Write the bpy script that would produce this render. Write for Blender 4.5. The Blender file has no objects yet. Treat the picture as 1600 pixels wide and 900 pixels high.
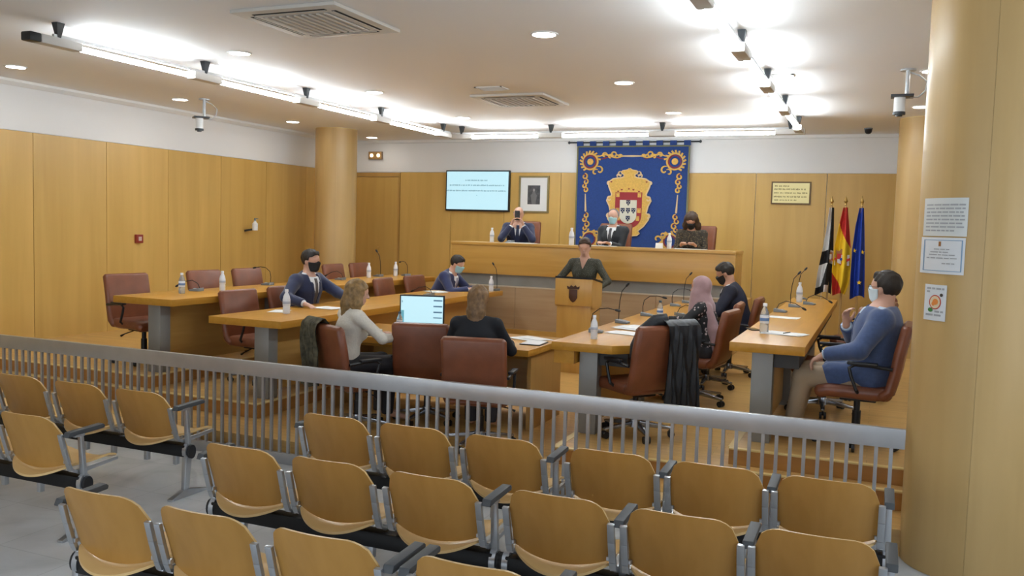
import bpy, bmesh, math, random
import numpy as np
from mathutils import Vector, Matrix
random.seed(7); rng = np.random.default_rng(7)
scene = bpy.context.scene
COL = scene.collection
PI = math.pi

# ------------------------------------------------------------------ camera
F_PX, YAW, PITCH, ROLL, CAM_H = 1370.52, 0.394118, 0.068898, 0.028875, 2.0
cam_d = bpy.data.cameras.new('camera'); cam = bpy.data.objects.new('camera', cam_d); COL.objects.link(cam)
cam_d.sensor_width = 36.0; cam_d.lens = F_PX * 36.0 / 1600.0
cam_d.clip_start = 0.05; cam_d.clip_end = 100
_f = Vector((-math.sin(YAW)*math.cos(PITCH), math.cos(YAW)*math.cos(PITCH), -math.sin(PITCH)))
_r = Vector((math.cos(YAW), math.sin(YAW), 0)); _u = _r.cross(_f)
_r2 = _r*math.cos(ROLL) + _u*math.sin(ROLL); _u2 = -_r*math.sin(ROLL) + _u*math.cos(ROLL)
M = Matrix((( _r2.x,_u2.x,-_f.x,0),(_r2.y,_u2.y,-_f.y,0),(_r2.z,_u2.z,-_f.z,CAM_H),(0,0,0,1)))
cam.matrix_world = M
scene.camera = cam

# ------------------------------------------------------------------ world, daylight, exposure
world = bpy.data.worlds.new('world'); scene.world = world; world.use_nodes = True
wb = world.node_tree.nodes['Background']; wb.inputs[0].default_value = (0.75, 0.86, 1.0, 1); wb.inputs[1].default_value = 0.6
scene.view_settings.view_transform = 'Standard'; scene.view_settings.look = 'None'
scene.view_settings.gamma = 1.0; scene.view_settings.use_curve_mapping = False
scene.view_settings.exposure = 1.02
TUBE_E, DOWN_E, WIN_W = 27.0, 18.0, 55.0
def area_light(name, loc, rot, sx, sy, power, color):
    d = bpy.data.lights.new(name, 'AREA'); d.shape = 'RECTANGLE'; d.size = sx; d.size_y = sy
    d.energy = power; d.color = color
    o = bpy.data.objects.new(name, d); COL.objects.link(o); o.location = loc; o.rotation_euler = rot
    return o
# daylight from the right; the rear light is a fill added behind the camera
area_light('daylight_side', (2.9, 2.6, 1.9), (0, math.radians(90), 0), 2.2, 5.0, WIN_W*.6, (0.80, 0.90, 1.0))
area_light('fill_rear', (-3.6, -2.9, 1.9), (math.radians(90), 0, 0), 9.0, 2.0, WIN_W*1.5, (0.84, 0.92, 1.0))

# ------------------------------------------------------------------ materials
MATS = {}
def _nt(name):
    m = bpy.data.materials.new(name); m.use_nodes = True
    nt = m.node_tree; b = nt.nodes['Principled BSDF']; return m, nt, b
def mat(name, col, rough=0.5, metal=0.0, spec=0.5, noise=0.0, nscale=20.0, bump=0.0, emit=None, estr=0.0, trans=0.0, ior=1.45, alpha=1.0, sheen=0.0, coat=0.0):
    if name in MATS: return MATS[name]
    m, nt, b = _nt(name)
    b.inputs['Base Color'].default_value = (*col, 1); b.inputs['Roughness'].default_value = rough
    b.inputs['Metallic'].default_value = metal; b.inputs['Specular IOR Level'].default_value = spec
    b.inputs['Transmission Weight'].default_value = trans; b.inputs['IOR'].default_value = ior
    b.inputs['Alpha'].default_value = alpha; b.inputs['Sheen Weight'].default_value = sheen
    b.inputs['Coat Weight'].default_value = coat
    if emit: b.inputs['Emission Color'].default_value = (*emit, 1); b.inputs['Emission Strength'].default_value = estr
    if noise or bump:
        tc = nt.nodes.new('ShaderNodeTexCoord'); n = nt.nodes.new('ShaderNodeTexNoise')
        n.inputs['Scale'].default_value = nscale; n.inputs['Detail'].default_value = 4
        nt.links.new(tc.outputs['Object'], n.inputs['Vector'])
        if noise:
            r = nt.nodes.new('ShaderNodeValToRGB')
            r.color_ramp.elements[0].position = .3; r.color_ramp.elements[1].position = .7
            r.color_ramp.elements[0].color = (*[c*(1-noise) for c in col], 1)
            r.color_ramp.elements[1].color = (*[min(1, c*(1+noise)) for c in col], 1)
            nt.links.new(n.outputs['Fac'], r.inputs['Fac']); nt.links.new(r.outputs['Color'], b.inputs['Base Color'])
        if bump:
            bp = nt.nodes.new('ShaderNodeBump'); bp.inputs['Strength'].default_value = bump; bp.inputs['Distance'].default_value = 0.01
            nt.links.new(n.outputs['Fac'], bp.inputs['Height']); nt.links.new(bp.outputs['Normal'], b.inputs['Normal'])
    MATS[name] = m; return m
def wood(name, c1, c2, scale=(14, 14, 1.0), rough=0.35, coat=0.15, world_co=False, rnd=0.0, spec=.4):
    """grain stretched along the axis with the small scale"""
    if name in MATS: return MATS[name]
    m, nt, b = _nt(name)
    tc = nt.nodes.new('ShaderNodeTexCoord'); mp = nt.nodes.new('ShaderNodeMapping'); mp.inputs['Scale'].default_value = scale
    if world_co:
        g = nt.nodes.new('ShaderNodeNewGeometry'); nt.links.new(g.outputs['Position'], mp.inputs['Vector'])
    else: nt.links.new(tc.outputs['Object'], mp.inputs['Vector'])
    n = nt.nodes.new('ShaderNodeTexNoise'); n.inputs['Scale'].default_value = 1.0; n.inputs['Detail'].default_value = 5; n.inputs['Distortion'].default_value = 0.6
    nt.links.new(mp.outputs['Vector'], n.inputs['Vector'])
    r = nt.nodes.new('ShaderNodeValToRGB'); r.color_ramp.elements[0].position = .32; r.color_ramp.elements[1].position = .68
    r.color_ramp.elements[0].color = (*c1, 1); r.color_ramp.elements[1].color = (*c2, 1)
    nt.links.new(n.outputs['Fac'], r.inputs['Fac'])
    out = r.outputs['Color']
    if rnd:
        oi = nt.nodes.new('ShaderNodeObjectInfo'); hs = nt.nodes.new('ShaderNodeHueSaturation')
        mr = nt.nodes.new('ShaderNodeMapRange'); mr.inputs['To Min'].default_value = 1-rnd; mr.inputs['To Max'].default_value = 1+rnd
        nt.links.new(oi.outputs['Random'], mr.inputs['Value']); nt.links.new(mr.outputs['Result'], hs.inputs['Value'])
        nt.links.new(out, hs.inputs['Color']); out = hs.outputs['Color']
    nt.links.new(out, b.inputs['Base Color'])
    b.inputs['Roughness'].default_value = rough; b.inputs['Specular IOR Level'].default_value = spec; b.inputs['Coat Weight'].default_value = coat; b.inputs['Coat Roughness'].default_value = 0.2
    MATS[name] = m; return m
def plank_mat(name, c1, c2, along='X', width=0.09, length=1.1, rough=0.28):
    m, nt, b = _nt(name)
    g = nt.nodes.new('ShaderNodeNewGeometry'); mp = nt.nodes.new('ShaderNodeMapping')
    if along == 'Y': mp.inputs['Rotation'].default_value = (0, 0, PI/2)
    nt.links.new(g.outputs['Position'], mp.inputs['Vector'])
    br = nt.nodes.new('ShaderNodeTexBrick'); br.inputs['Scale'].default_value = 1.0
    br.inputs['Brick Width'].default_value = length; br.inputs['Row Height'].default_value = width
    br.inputs['Mortar Size'].default_value = 0.0015; br.inputs['Color1'].default_value = (*c1, 1); br.inputs['Color2'].default_value = (*c2, 1)
    br.inputs['Mortar'].default_value = (*[c*.55 for c in c1], 1)
    nt.links.new(mp.outputs['Vector'], br.inputs['Vector'])
    m2 = nt.nodes.new('ShaderNodeMapping'); m2.inputs['Scale'].default_value = (1.5, 30, 30); nt.links.new(mp.outputs['Vector'], m2.inputs['Vector'])
    n = nt.nodes.new('ShaderNodeTexNoise'); n.inputs['Detail'].default_value = 4; n.inputs['Scale'].default_value = 1; nt.links.new(m2.outputs['Vector'], n.inputs['Vector'])
    mx = nt.nodes.new('ShaderNodeMixRGB'); mx.blend_type = 'OVERLAY'; mx.inputs[0].default_value = .35
    nt.links.new(br.outputs['Color'], mx.inputs[1]); nt.links.new(n.outputs['Fac'], mx.inputs[2])
    nt.links.new(mx.outputs['Color'], b.inputs['Base Color'])
    b.inputs['Roughness'].default_value = rough
    MATS[name] = m; return m

WALLWOOD = wood('maple_panel', (.570, .350, .092), (.650, .410, .118), (5, 5, .35), rough=.38, coat=.1, world_co=True, rnd=.05)
COLWOOD = wood('maple_column', (.48, .315, .118), (.55, .365, .148), (6, 6, .4), rough=.4, coat=.1)
TABLEWOOD = wood('maple_table', (.46, .215, .026), (.54, .265, .040), (14, 1.2, 14), rough=.30, coat=0, spec=.22)
TABLEWOODX = wood('maple_table_cross', (.47, .225, .03), (.54, .27, .043), (1.2, 14, 14), rough=.30, coat=0, spec=.22)
DAISWOOD = wood('maple_dais', (.52, .285, .062), (.60, .345, .086), (.8, 12, 12), rough=.3, coat=.2)
DAISGREY = wood('faded_wood', (.45, .30, .165), (.52, .36, .21), (.8, 14, 14), rough=.4)
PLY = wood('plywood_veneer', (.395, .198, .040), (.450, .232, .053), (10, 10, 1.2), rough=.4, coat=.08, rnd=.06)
PLYEDGE = wood('plywood_edge', (.62, .41, .17), (.68, .46, .21), (4, 40, 40), rough=.35)
PARQUET = plank_mat('parquet', (.55, .325, .10), (.61, .37, .125), 'X')
RISER = wood('step_riser', (.43, .20, .050), (.50, .245, .065), (.8, 14, 14), rough=.3)
NOSING = mat('step_nosing', (.78, .60, .26), .3)
STEEL = mat('brushed_steel', (.42, .42, .43), .35, .65, noise=.06, nscale=6)
LEGM = mat('painted_steel_leg', (.27, .265, .25), .5, .25, noise=.05, nscale=5)
ALU = mat('cast_aluminium', (.50, .52, .55), .3, .85)
CHROME = mat('chrome', (.75, .76, .78), .12, 1.0)
BLACKP = mat('black_plastic', (.012, .012, .014), .4)
BLACKM = mat('black_metal', (.008, .008, .009), .35, .3)
ARMPAD = mat('dark_grey_rubber', (.055, .06, .065), .5)
LEATHER = mat('brown_leather', (.19, .058, .024), .38, spec=.6, noise=.12, nscale=9, bump=.05)
WHITEP = mat('white_paint', (.80, .80, .79), .6)
CEILP = mat('ceiling_paint', (.86, .86, .87), .7)
WALLP = mat('wall_paint', (.82, .82, .82), .6)
PAPER = mat('white_paper', (.85, .85, .84), .6)
GREYPL = mat('grey_plastic', (.20, .22, .24), .4)
DARKBAND = mat('slate_band', (.26, .25, .23), .4, noise=.10, nscale=4)
INK = mat('printed_ink', (.08, .08, .09), .7)
INKL = mat('faint_ink', (.36, .37, .38), .7)

# ------------------------------------------------------------------ mesh builder
class MB:
    def __init__(s): s.v = []; s.f = []; s.m = []; s.mi = 0
    def add(s, vs, fs, mi=None):
        o = len(s.v); s.v += [tuple(map(float, p)) for p in vs]; s.f += [tuple(i+o for i in f) for f in fs]
        s.m += [s.mi if mi is None else mi]*len(fs); return s
    def box(s, lo, hi, mi=None, rot=0.0, c=None, top=None):
        (x0, y0, z0), (x1, y1, z1) = lo, hi
        vs = [(x0,y0,z0),(x1,y0,z0),(x1,y1,z0),(x0,y1,z0),(x0,y0,z1),(x1,y0,z1),(x1,y1,z1),(x0,y1,z1)]
        if rot:
            cx, cy = c or ((x0+x1)/2, (y0+y1)/2); k, q = math.cos(rot), math.sin(rot)
            vs = [(cx+(x-cx)*k-(y-cy)*q, cy+(x-cx)*q+(y-cy)*k, z) for x, y, z in vs]
        fs = [(0,3,2,1),(4,5,6,7),(0,1,5,4),(1,2,6,5),(2,3,7,6),(3,0,4,7)]
        s.add(vs, fs, mi); 
        if top is not None: s.m[-5] = top
        return s
    def bar(s, a, b, w, h, up=(0,0,1), w2=None, h2=None, mi=None):
        a = Vector(a); b = Vector(b); d = (b-a).normalized(); u = Vector(up)
        x = d.cross(u)
        if x.length < 1e-4: x = d.cross(Vector((1,0,0)))
        x.normalize(); y = x.cross(d).normalized(); w2 = w if w2 is None else w2; h2 = h if h2 is None else h2
        vs = [a-x*w/2-y*h/2, a+x*w/2-y*h/2, a+x*w/2+y*h/2, a-x*w/2+y*h/2, b-x*w2/2-y*h2/2, b+x*w2/2-y*h2/2, b+x*w2/2+y*h2/2, b-x*w2/2+y*h2/2]
        return s.add(vs, [(0,1,2,3),(7,6,5,4),(4,5,1,0),(5,6,2,1),(6,7,3,2),(7,4,0,3)], mi)
    def tube(s, pts, r, n=8, mi=None, cap=True):
        P = [Vector(p) for p in pts]; R = r if isinstance(r, (list, tuple)) else [r]*len(P)
        vs = []; prev = None
        for i, p in enumerate(P):
            d = ((P[min(i+1, len(P)-1)]-P[max(i-1, 0)])).normalized()
            if prev is None:
                x = d.cross(Vector((0,0,1)))
                if x.length < 1e-3: x = d.cross(Vector((1,0,0)))
            else: x = prev - d*prev.dot(d)
            x.normalize(); prev = x; y = d.cross(x)
            vs += [p + (x*math.cos(2*PI*k/n)+y*math.sin(2*PI*k/n))*R[i] for k in range(n)]
        fs = [(i*n+k, i*n+(k+1)%n, (i+1)*n+(k+1)%n, (i+1)*n+k) for i in range(len(P)-1) for k in range(n)]
        if cap: fs += [tuple(range(n))[::-1], tuple((len(P)-1)*n+k for k in range(n))]
        return s.add(vs, fs, mi)
    def cyl(s, c, r, z0, z1, n=16, r2=None, mi=None):
        return s.lathe([(0.0, z0), (r, z0), (r if r2 is None else r2, z1), (0.0, z1)], n, (c[0], c[1], 0), mi)
    def lathe(s, prof, n=16, c=(0,0,0), mi=None):
        o = []; fs = []; idx = []
        for r, z in prof:
            if r < 1e-6: idx.append([len(o)]*n); o.append((c[0], c[1], c[2]+z))
            else:
                idx.append(list(range(len(o), len(o)+n))); o += [(c[0]+r*math.cos(2*PI*k/n), c[1]+r*math.sin(2*PI*k/n), c[2]+z) for k in range(n)]
        for i in range(len(prof)-1):
            for k in range(n):
                q = [idx[i][k], idx[i][(k+1)%n], idx[i+1][(k+1)%n], idx[i+1][k]]; u = []
                for t in q:
                    if t not in u: u.append(t)
                if len(u) >= 3: fs.append(tuple(u))
        return s.add(o, fs, mi)
    def prism(s, poly, a0, a1, axis='Z', mi=None):
        """polygon (2D) extruded along axis; for axis Y the polygon is (x, z); for X it is (y, z)"""
        def P(u, v, w): return {'Z': (u, v, w), 'Y': (u, w, v), 'X': (w, u, v)}[axis]
        n = len(poly); vs = [P(u, v, a0) for u, v in poly]+[P(u, v, a1) for u, v in poly]
        fs = [tuple(range(n))[::-1], tuple(range(n, 2*n))]+[(i, (i+1)%n, n+(i+1)%n, n+i) for i in range(n)]
        return s.add(vs, fs, mi)
    def grid(s, fn, nu, nv, mi=None, closed_u=False):
        vs = [fn(i/(nu if closed_u else nu), j/nv) for j in range(nv+1) for i in range(nu if closed_u else nu+1)]
        w = nu if closed_u else nu+1
        fs = [(j*w+i, j*w+(i+1)%w, (j+1)*w+(i+1)%w, (j+1)*w+i) for j in range(nv) for i in range(nu)]
        return s.add(vs, fs, mi)
    def slab(s, path, width, th, rr=.03, crown=0.0, nseg=3, mi=None):
        """upholstered slab: path of (y, z) points, rounded-rectangle section across x"""
        P = [Vector((0, y, z)) for y, z in path]; n = len(P)
        sec = []
        hw, ht = width/2, th/2; r = min(rr, ht*.98)
        for cx, cy, a0 in ((hw-r, ht-r, 0), (-hw+r, ht-r, 90), (-hw+r, -ht+r, 180), (hw-r, -ht+r, 270)):
            for k in range(nseg+1):
                a = math.radians(a0+90*k/nseg); sec.append((cx+r*math.cos(a), cy+r*math.sin(a)))
        m = len(sec); vs = []
        def ring(p, nrm, sc, scw):
            for a, b in sec:
                q = b*sc + (crown*(1-(a/hw)**2)*(1 if b > 0 else 0)*sc)
                vs.append(p + Vector((a*scw, 0, 0)) + nrm*q)
        nr = []
        for i in range(n):
            d = (P[min(i+1, n-1)]-P[max(i-1, 0)]).normalized(); nr.append(Vector((0, -d.z, d.y)))
        d0 = (P[0]-P[1]).normalized(); d1 = (P[-1]-P[-2]).normalized()
        ring(P[0]+d0*r*.75, nr[0], .55, 1-r*.6/hw); ring(P[0]+d0*r*.4, nr[0], .85, 1-r*.25/hw)
        for i in range(n): ring(P[i], nr[i], 1, 1)
        ring(P[-1]+d1*r*.4, nr[-1], .85, 1-r*.25/hw); ring(P[-1]+d1*r*.75, nr[-1], .55, 1-r*.6/hw)
        N = n+4
        fs = [(i*m+k, i*m+(k+1)%m, (i+1)*m+(k+1)%m, (i+1)*m+k) for i in range(N-1) for k in range(m)]
        fs += [tuple(range(m))[::-1], tuple((N-1)*m+k for k in range(m))]
        return s.add(vs, fs, mi)
    def mesh(s, name, mats, smooth=True, angle=35, bevel=0.0, fixn=True):
        me = bpy.data.meshes.new(name); me.from_pydata(s.v, [], s.f)
        for m in (mats if isinstance(mats, (list, tuple)) else [mats]): me.materials.append(m)
        me.polygons.foreach_set('material_index', s.m)
        if fixn or bevel:
            bm = bmesh.new(); bm.from_mesh(me)
            if fixn: bmesh.ops.recalc_face_normals(bm, faces=bm.faces)
            if bevel:
                ed = [e for e in bm.edges if len(e.link_faces) == 2 and e.calc_face_angle(0) > .6]
                bmesh.ops.bevel(bm, geom=ed, offset=bevel, segments=2, affect='EDGES', profile=.6, clamp_overlap=True)
            bm.to_mesh(me); bm.free()
        if smooth:
            me.polygons.foreach_set('use_smooth', [True]*len(me.polygons)); me.set_sharp_from_angle(angle=math.radians(angle))
        return me

def link(name, data, parent=None, loc=None, rot=None):
    o = bpy.data.objects.new(name, data); COL.objects.link(o)
    if parent is not None: o.parent = parent
    if loc is not None: o.location = loc
    if rot is not None: o.rotation_euler = rot
    return o
def tag(o, label, cat, group=None):
    o['label'] = label; o['category'] = cat
    if group: o['group'] = group
    return o
def thing(name, label, cat, loc=(0,0,0), rz=0.0, group=None):
    o = link(name, None, None, loc, (0, 0, rz)); o.empty_display_size = .1
    return tag(o, label, cat, group)
def part(name, mb, mats, parent, bevel=0.0, smooth=True, angle=35, loc=None, rot=None):
    return link(name, mb.mesh(name, mats, smooth, angle, bevel), parent, loc, rot)
def struct(name, mb, mats, bevel=0.0, parent=None, smooth=False):
    o = link(name, mb.mesh(name, mats, smooth, 35, bevel), parent)
    if parent is None: o['kind'] = 'structure'
    return o
def stuff(o): o['kind'] = 'stuff'; return o
def copy_tree(src, loc, rz, label=None, group=None):
    r = src.copy(); COL.objects.link(r); r.location = loc; r.rotation_euler = (0, 0, rz)
    if label: r['label'] = label
    if group: r['group'] = group
    for ch in list(src.children):
        c = ch.copy(); COL.objects.link(c); c.parent = r
        for g in ch.children:
            d = g.copy(); COL.objects.link(d); d.parent = c
    return r
# ------------------------------------------------------------------ room shell
WELL, T1, T2, CZ, BACK, LEFT, RIGHT, REAR = .17, .30, .42, 3.6, 14.8, -9.7, 3.0, -3.0
def stone_floor():
    m, nt, b = _nt('grey_stone_floor')
    g = nt.nodes.new('ShaderNodeNewGeometry'); n = nt.nodes.new('ShaderNodeTexNoise'); n.inputs['Scale'].default_value = 1.6; n.inputs['Detail'].default_value = 8
    n.inputs['Distortion'].default_value = 1.2
    nt.links.new(g.outputs['Position'], n.inputs['Vector'])
    r = nt.nodes.new('ShaderNodeValToRGB'); r.color_ramp.elements[0].position = .3; r.color_ramp.elements[1].position = .7
    r.color_ramp.elements[0].color = (.50, .515, .52, 1); r.color_ramp.elements[1].color = (.70, .72, .73, 1)
    nt.links.new(n.outputs['Fac'], r.inputs['Fac']); 
    br = nt.nodes.new('ShaderNodeTexBrick'); br.offset = 0; br.inputs['Scale'].default_value = 1; br.inputs['Brick Width'].default_value = .6; br.inputs['Row Height'].default_value = .6
    br.inputs['Mortar Size'].default_value = .003; br.inputs['Color1'].default_value = (1,1,1,1); br.inputs['Color2'].default_value = (.95,.95,.95,1); br.inputs['Mortar'].default_value = (.78,.78,.78,1)
    nt.links.new(g.outputs['Position'], br.inputs['Vector'])
    mx = nt.nodes.new('ShaderNodeMixRGB'); mx.blend_type = 'MULTIPLY'; mx.inputs[0].default_value = 1
    nt.links.new(r.outputs['Color'], mx.inputs[1]); nt.links.new(br.outputs['Color'], mx.inputs[2])
    nt.links.new(mx.outputs['Color'], b.inputs['Base Color']); b.inputs['Roughness'].default_value = .22
    return m
struct('floor', MB().box((LEFT, REAR, -.1), (RIGHT, 5.95, 0)), stone_floor())
struct('floor_well', MB().box((LEFT, 5.95, -.1), (RIGHT, BACK, WELL)), PARQUET)
def tier(name, x0, x1, y0, z0, z1, corner):
    o = struct(name, MB().box((x0, y0+.012, z0), (x1, BACK-.03, z1)), PARQUET)
    struct('riser', MB().box((x0-.002, y0, z0), (x1+.002, y0+.012, z1-.004)), RISER, parent=o)
    sx = x0-.012 if corner == 'l' else x1
    struct('riser', MB().box((sx, y0, z0), (sx+.012, BACK-.03, z1-.004)), RISER, parent=o)
    struct('nosing', MB().box((x0-.012, y0-.012, z1-.006), (x1+.012, y0+.035, z1+.004)), NOSING, parent=o)
    struct('nosing', MB().box((sx-.012 if corner == 'l' else sx-.028, y0+.035, z1-.006), (sx+.04 if corner == 'l' else sx+.024, BACK-.04, z1+.004)), NOSING, parent=o)
tier('floor_lower_tier_right', -2.25, RIGHT, 6.37, WELL, T1, 'l')
tier('floor_upper_tier_right', -.93, RIGHT, 6.53, T1, T2, 'l')
tier('floor_lower_tier_left', LEFT, -5.22, 6.50, WELL, T1, 'r')
tier('floor_upper_tier_left', LEFT, -6.62, 6.60, T1, T2, 'r')
struct('ceiling', MB().box((LEFT-.1, REAR-.1, CZ), (RIGHT+.1, BACK+.1, CZ+.1)), CEILP)
wl = struct('wall_left', MB().box((LEFT-.1, REAR, -.1), (LEFT-.035, BACK, CZ)), WALLP)
wbk = struct('wall_back', MB().box((LEFT-.1, BACK+.035, -.1), (RIGHT+.1, BACK+.1, CZ)), WALLP)
struct('wall_right', MB().box((RIGHT, REAR, -.1), (RIGHT+.1, BACK, CZ)), WALLP)
struct('wall_rear', MB().box((LEFT-.1, REAR-.1, -.1), (RIGHT+.1, REAR, CZ)), WALLP)
# plaster frieze stands flush, maple panels below it
struct('frieze', MB().box((LEFT-.035, REAR, 3.0), (LEFT-.012, BACK, CZ)), WALLP, parent=wl)
struct('frieze', MB().box((LEFT, BACK+.012, 3.0), (RIGHT, BACK+.035, CZ)), WALLP, parent=wbk)
PANTOP = 2.994
y = 7.79-1.12*9
while y < BACK-.05:
    y1 = min(y+1.12, BACK)
    if y1 > REAR:
        struct('panel', MB().box((LEFT-.03, max(y, REAR)+.004, 0 if y1 < 5.9 else WELL), (LEFT, y1-.004, PANTOP)), WALLWOOD, parent=wl)
    y += 1.12
seams = [-8.54, -7.445, -6.36, -5.27, -4.18, -3.09, -1.9, -.81, .28, 1.37, 2.46, RIGHT]
for a, b in zip(seams[:-1], seams[1:]):
    struct('panel', MB().box((a+.004, BACK, WELL), (b-.004, BACK+.03, PANTOP)), WALLWOOD, parent=wbk)
struct('panel', MB().box((LEFT, BACK, WELL), (-9.60, BACK+.03, PANTOP)), WALLWOOD, parent=wbk)
d1 = struct('door_1', MB().box((-9.555, BACK+.002, WELL+.25), (-8.585, BACK+.028, 2.905)), WALLWOOD)
dfm = wood('door_frame_wood', (.46, .26, .07), (.52, .30, .08), (12, 12, 1))
struct('door_frame', MB().box((-9.595, BACK-.012, WELL+.25), (-9.56, BACK+.03, 2.985)).box((-8.58, BACK-.012, WELL+.25), (-8.545, BACK+.03, 2.985)).box((-9.56, BACK-.012, 2.91), (-8.58, BACK+.03, 2.985)), dfm, parent=d1)
struct('door_handle', MB().tube([(-8.98, BACK, 1.38), (-8.98, BACK-.05, 1.38), (-8.98, BACK-.05, 1.55), (-8.98, BACK, 1.55)], .012, 8), mat('brass', (.65, .45, .15), .3, .9), parent=d1, smooth=True)
struct('trim_1', MB().prism([(LEFT-.012, CZ), (LEFT+.06, CZ), (LEFT+.06, CZ-.03), (LEFT+.01, CZ-.07), (LEFT-.012, CZ-.07)], REAR, BACK, 'Y'), WHITEP)
struct('trim_2', MB().box((LEFT, BACK-.05, CZ-.05), (RIGHT, BACK+.012, CZ)), WHITEP)
# unseen windows behind the area lights; the rear one is added for the fill
GLASSD = mat('daylit_glass', (.7, .8, .9), .1)
w1 = struct('window_1', MB().box((RIGHT-.03, .1, .8), (RIGHT, 5.1, 3.0)), GLASSD)
for yy in (.1, 1.75, 3.4, 5.05): struct('window_frame', MB().box((RIGHT-.08, yy, .8), (RIGHT, yy+.05, 3.0)), ALU, parent=w1)
w2 = struct('added_window_rear', MB().box((-8.1, REAR, .9), (.9, REAR+.03, 2.9)), GLASSD)
for xx in (-8.1, -5.1, -2.1, .85): struct('window_frame', MB().box((xx, REAR, .9), (xx+.05, REAR+.08, 2.9)), ALU, parent=w2)

# ------------------------------------------------------------------ columns
def column(label, c, r, seam_deg, z0):
    t = thing('column', label, 'column', (c[0], c[1], z0), 0, 'round maple columns'); h = CZ-z0-.001
    part('core', MB().cyl((0, 0), r-.0035, 0, h, 64), mat('seam_core', (.62, .46, .22), .6), t)  # core lies just behind the veneer, its pale tone shows in the seams
    for k in range(4):
        a0 = math.radians(seam_deg+90*k)+.0009/r; a1 = math.radians(seam_deg+90*(k+1))-.0009/r; n = 14
        poly = [(r*math.cos(a0+(a1-a0)*i/n), r*math.sin(a0+(a1-a0)*i/n)) for i in range(n+1)]
        poly += [((r-.003)*math.cos(a1+(a0-a1)*i/n), (r-.003)*math.sin(a1+(a0-a1)*i/n)) for i in range(n+1)]
        part('veneer_panel', MB().prism(poly, .002, h-.012), COLWOOD, t)
    return t
column('thick round maple column with framed notices at the end of the railing', (.60, 6.0), .38, -97, 0)
column('round maple column beside the door under the white frieze', (-8.72, 12.9), .355, -55, T2)
column('round maple column close to the three flags', (.55, 13.0), .38, -85, T2)

# ------------------------------------------------------------------ ceiling fittings
tube_m = mat('lit_tube', (1, 1, 1), .5, emit=(.86, .95, 1.0), estr=TUBE_E)
DGREY = mat('dark_bracket', (.05, .055, .06), .4, .4)
JOINT = mat('fitting_grey', (.60, .58, .55), .45, .2)
def track(label, p0, p1, nodes, first_cap):
    """run of bare tubes from p0 to p1; nodes = distances of the couplings"""
    p0 = Vector(p0); p1 = Vector(p1); L = (p1-p0).length; d = (p1-p0).normalized()
    t = thing('tube_light_track', label, 'light', p0, math.atan2(d.y, d.x), 'fluorescent tube tracks under the ceiling')
    part('track_rail', MB().box((-.05, -.012, .045), (L, .012, .07)), mat('track_grey', (.55, .55, .55), .4, .4), t)
    for i, s in enumerate(nodes):
        j = MB().box((s-.2, -.055, -.035), (s+.2, .055, .04))
        part('coupling', j, JOINT, t, bevel=.012)
        b = MB().add([(s-.04, -.032, .168), (s+.04, -.032, .168), (s+.04, .032, .168), (s-.04, .032, .168), (s-.015, -.012, .04), (s+.015, -.012, .04), (s+.015, .012, .04), (s-.015, .012, .04)],
                     [(0,1,2,3),(7,6,5,4),(0,4,5,1),(1,5,6,2),(2,6,7,3),(3,7,4,0)])
        part('bracket', b, DGREY, t)
        if i+1 < len(nodes):
            part('tube', MB().tube([(s+.205, 0, -.005), (nodes[i+1]-.205, 0, -.005)], .024, 12), tube_m, t)
    if first_cap: part('end_cap', MB().box((-.31, -.055, -.035), (-.20, .055, .04)), BLACKP, t, bevel=.015)
    return t
TZ = 3.43
track('long tube light track running over the left-hand wall tables', (-6.44, 5.42, TZ), (-6.44, 12.7, TZ), [0, 1.74, 3.46, 5.18, 7.05], True)
track('long tube light track running over the round column side tables', (-1.08, 5.42, TZ), (-1.08, 12.7, TZ), [0, 1.74, 3.46, 5.18, 7.05], True)
track('tube light track across the ceiling in front of the blue tapestry', (-6.44, 12.83, TZ), (-1.08, 12.83, TZ), [.15, 1.68, 3.42, 5.22], False)
down_m = mat('lit_downlight', (1, 1, 1), .5, emit=(1.0, .95, .86), estr=DOWN_E)
for i, xx in enumerate((-8.82, -5.77, -2.64, .39)):
    for j, yy in enumerate((6.88, 9.33, 11.8, 14.2)):
        if j == 3 and i > 0: continue
        t = thing('downlight', 'lit round downlight %s, %s' % (('beside the left wall', 'between left tube track and air conditioners', 'between air conditioners and column-side track', 'above the outer right chairs')[i], ('at the railing end', 'level with the hanging cameras', 'close to the back track', 'by the exit light')[j]), 'light', (xx, yy, CZ), 0, 'recessed ceiling downlights')
        part('trim_ring', MB().lathe([(.095, -.001), (.118, -.001), (.116, -.008), (.098, -.010), (.095, -.001)], 28), WHITEP, t)
        part('diffuser', MB().lathe([(0, -.002), (.094, -.002), (.094, -.006), (0, -.007)], 28), down_m, t)
def cassette(label, c):
    t = thing('air_conditioner', label, 'air conditioner', (c[0], c[1], CZ), 0, 'ceiling cassette air conditioners')
    fr = mat('cassette_plastic', (.60, .57, .52), .5); H = .475
    part('frame', MB().box((-H, -H, -.03), (H, H, -.001)), fr, t, bevel=.006)
    sd = mat('slot_dark', (.012, .012, .012), .8)
    for k in range(4):
        part('air_slot', MB().box((-.33, .352, -.0325), (.33, .392, -.0295)), sd, t, rot=(0, 0, PI/2*k))
        part('louvre', MB().box((-.32, .352, -.036), (.32, .366, -.0325)), fr, t, rot=(0, 0, PI/2*k))
    part('grille', MB().box((-.30, -.30, -.034), (.30, .30, -.0295)), mat('grille_grey', (.40, .38, .35), .6), t)
    for k in range(9):
        xk = -.272+.068*k
        part('grille_slat', MB().box((xk-.012, -.295, -.042), (xk+.012, .295, -.0335)), fr, t)
    part('sensor', MB().box((-.08, .305, -.034), (.08, .328, -.0295)), BLACKP, t)
    return t
cassette('square ceiling air conditioner over the railing end of the chamber', (-4.2, 5.93))
cassette('square ceiling air conditioner in the middle of the chamber, nearer the tapestry', (-4.22, 10.25))
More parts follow.
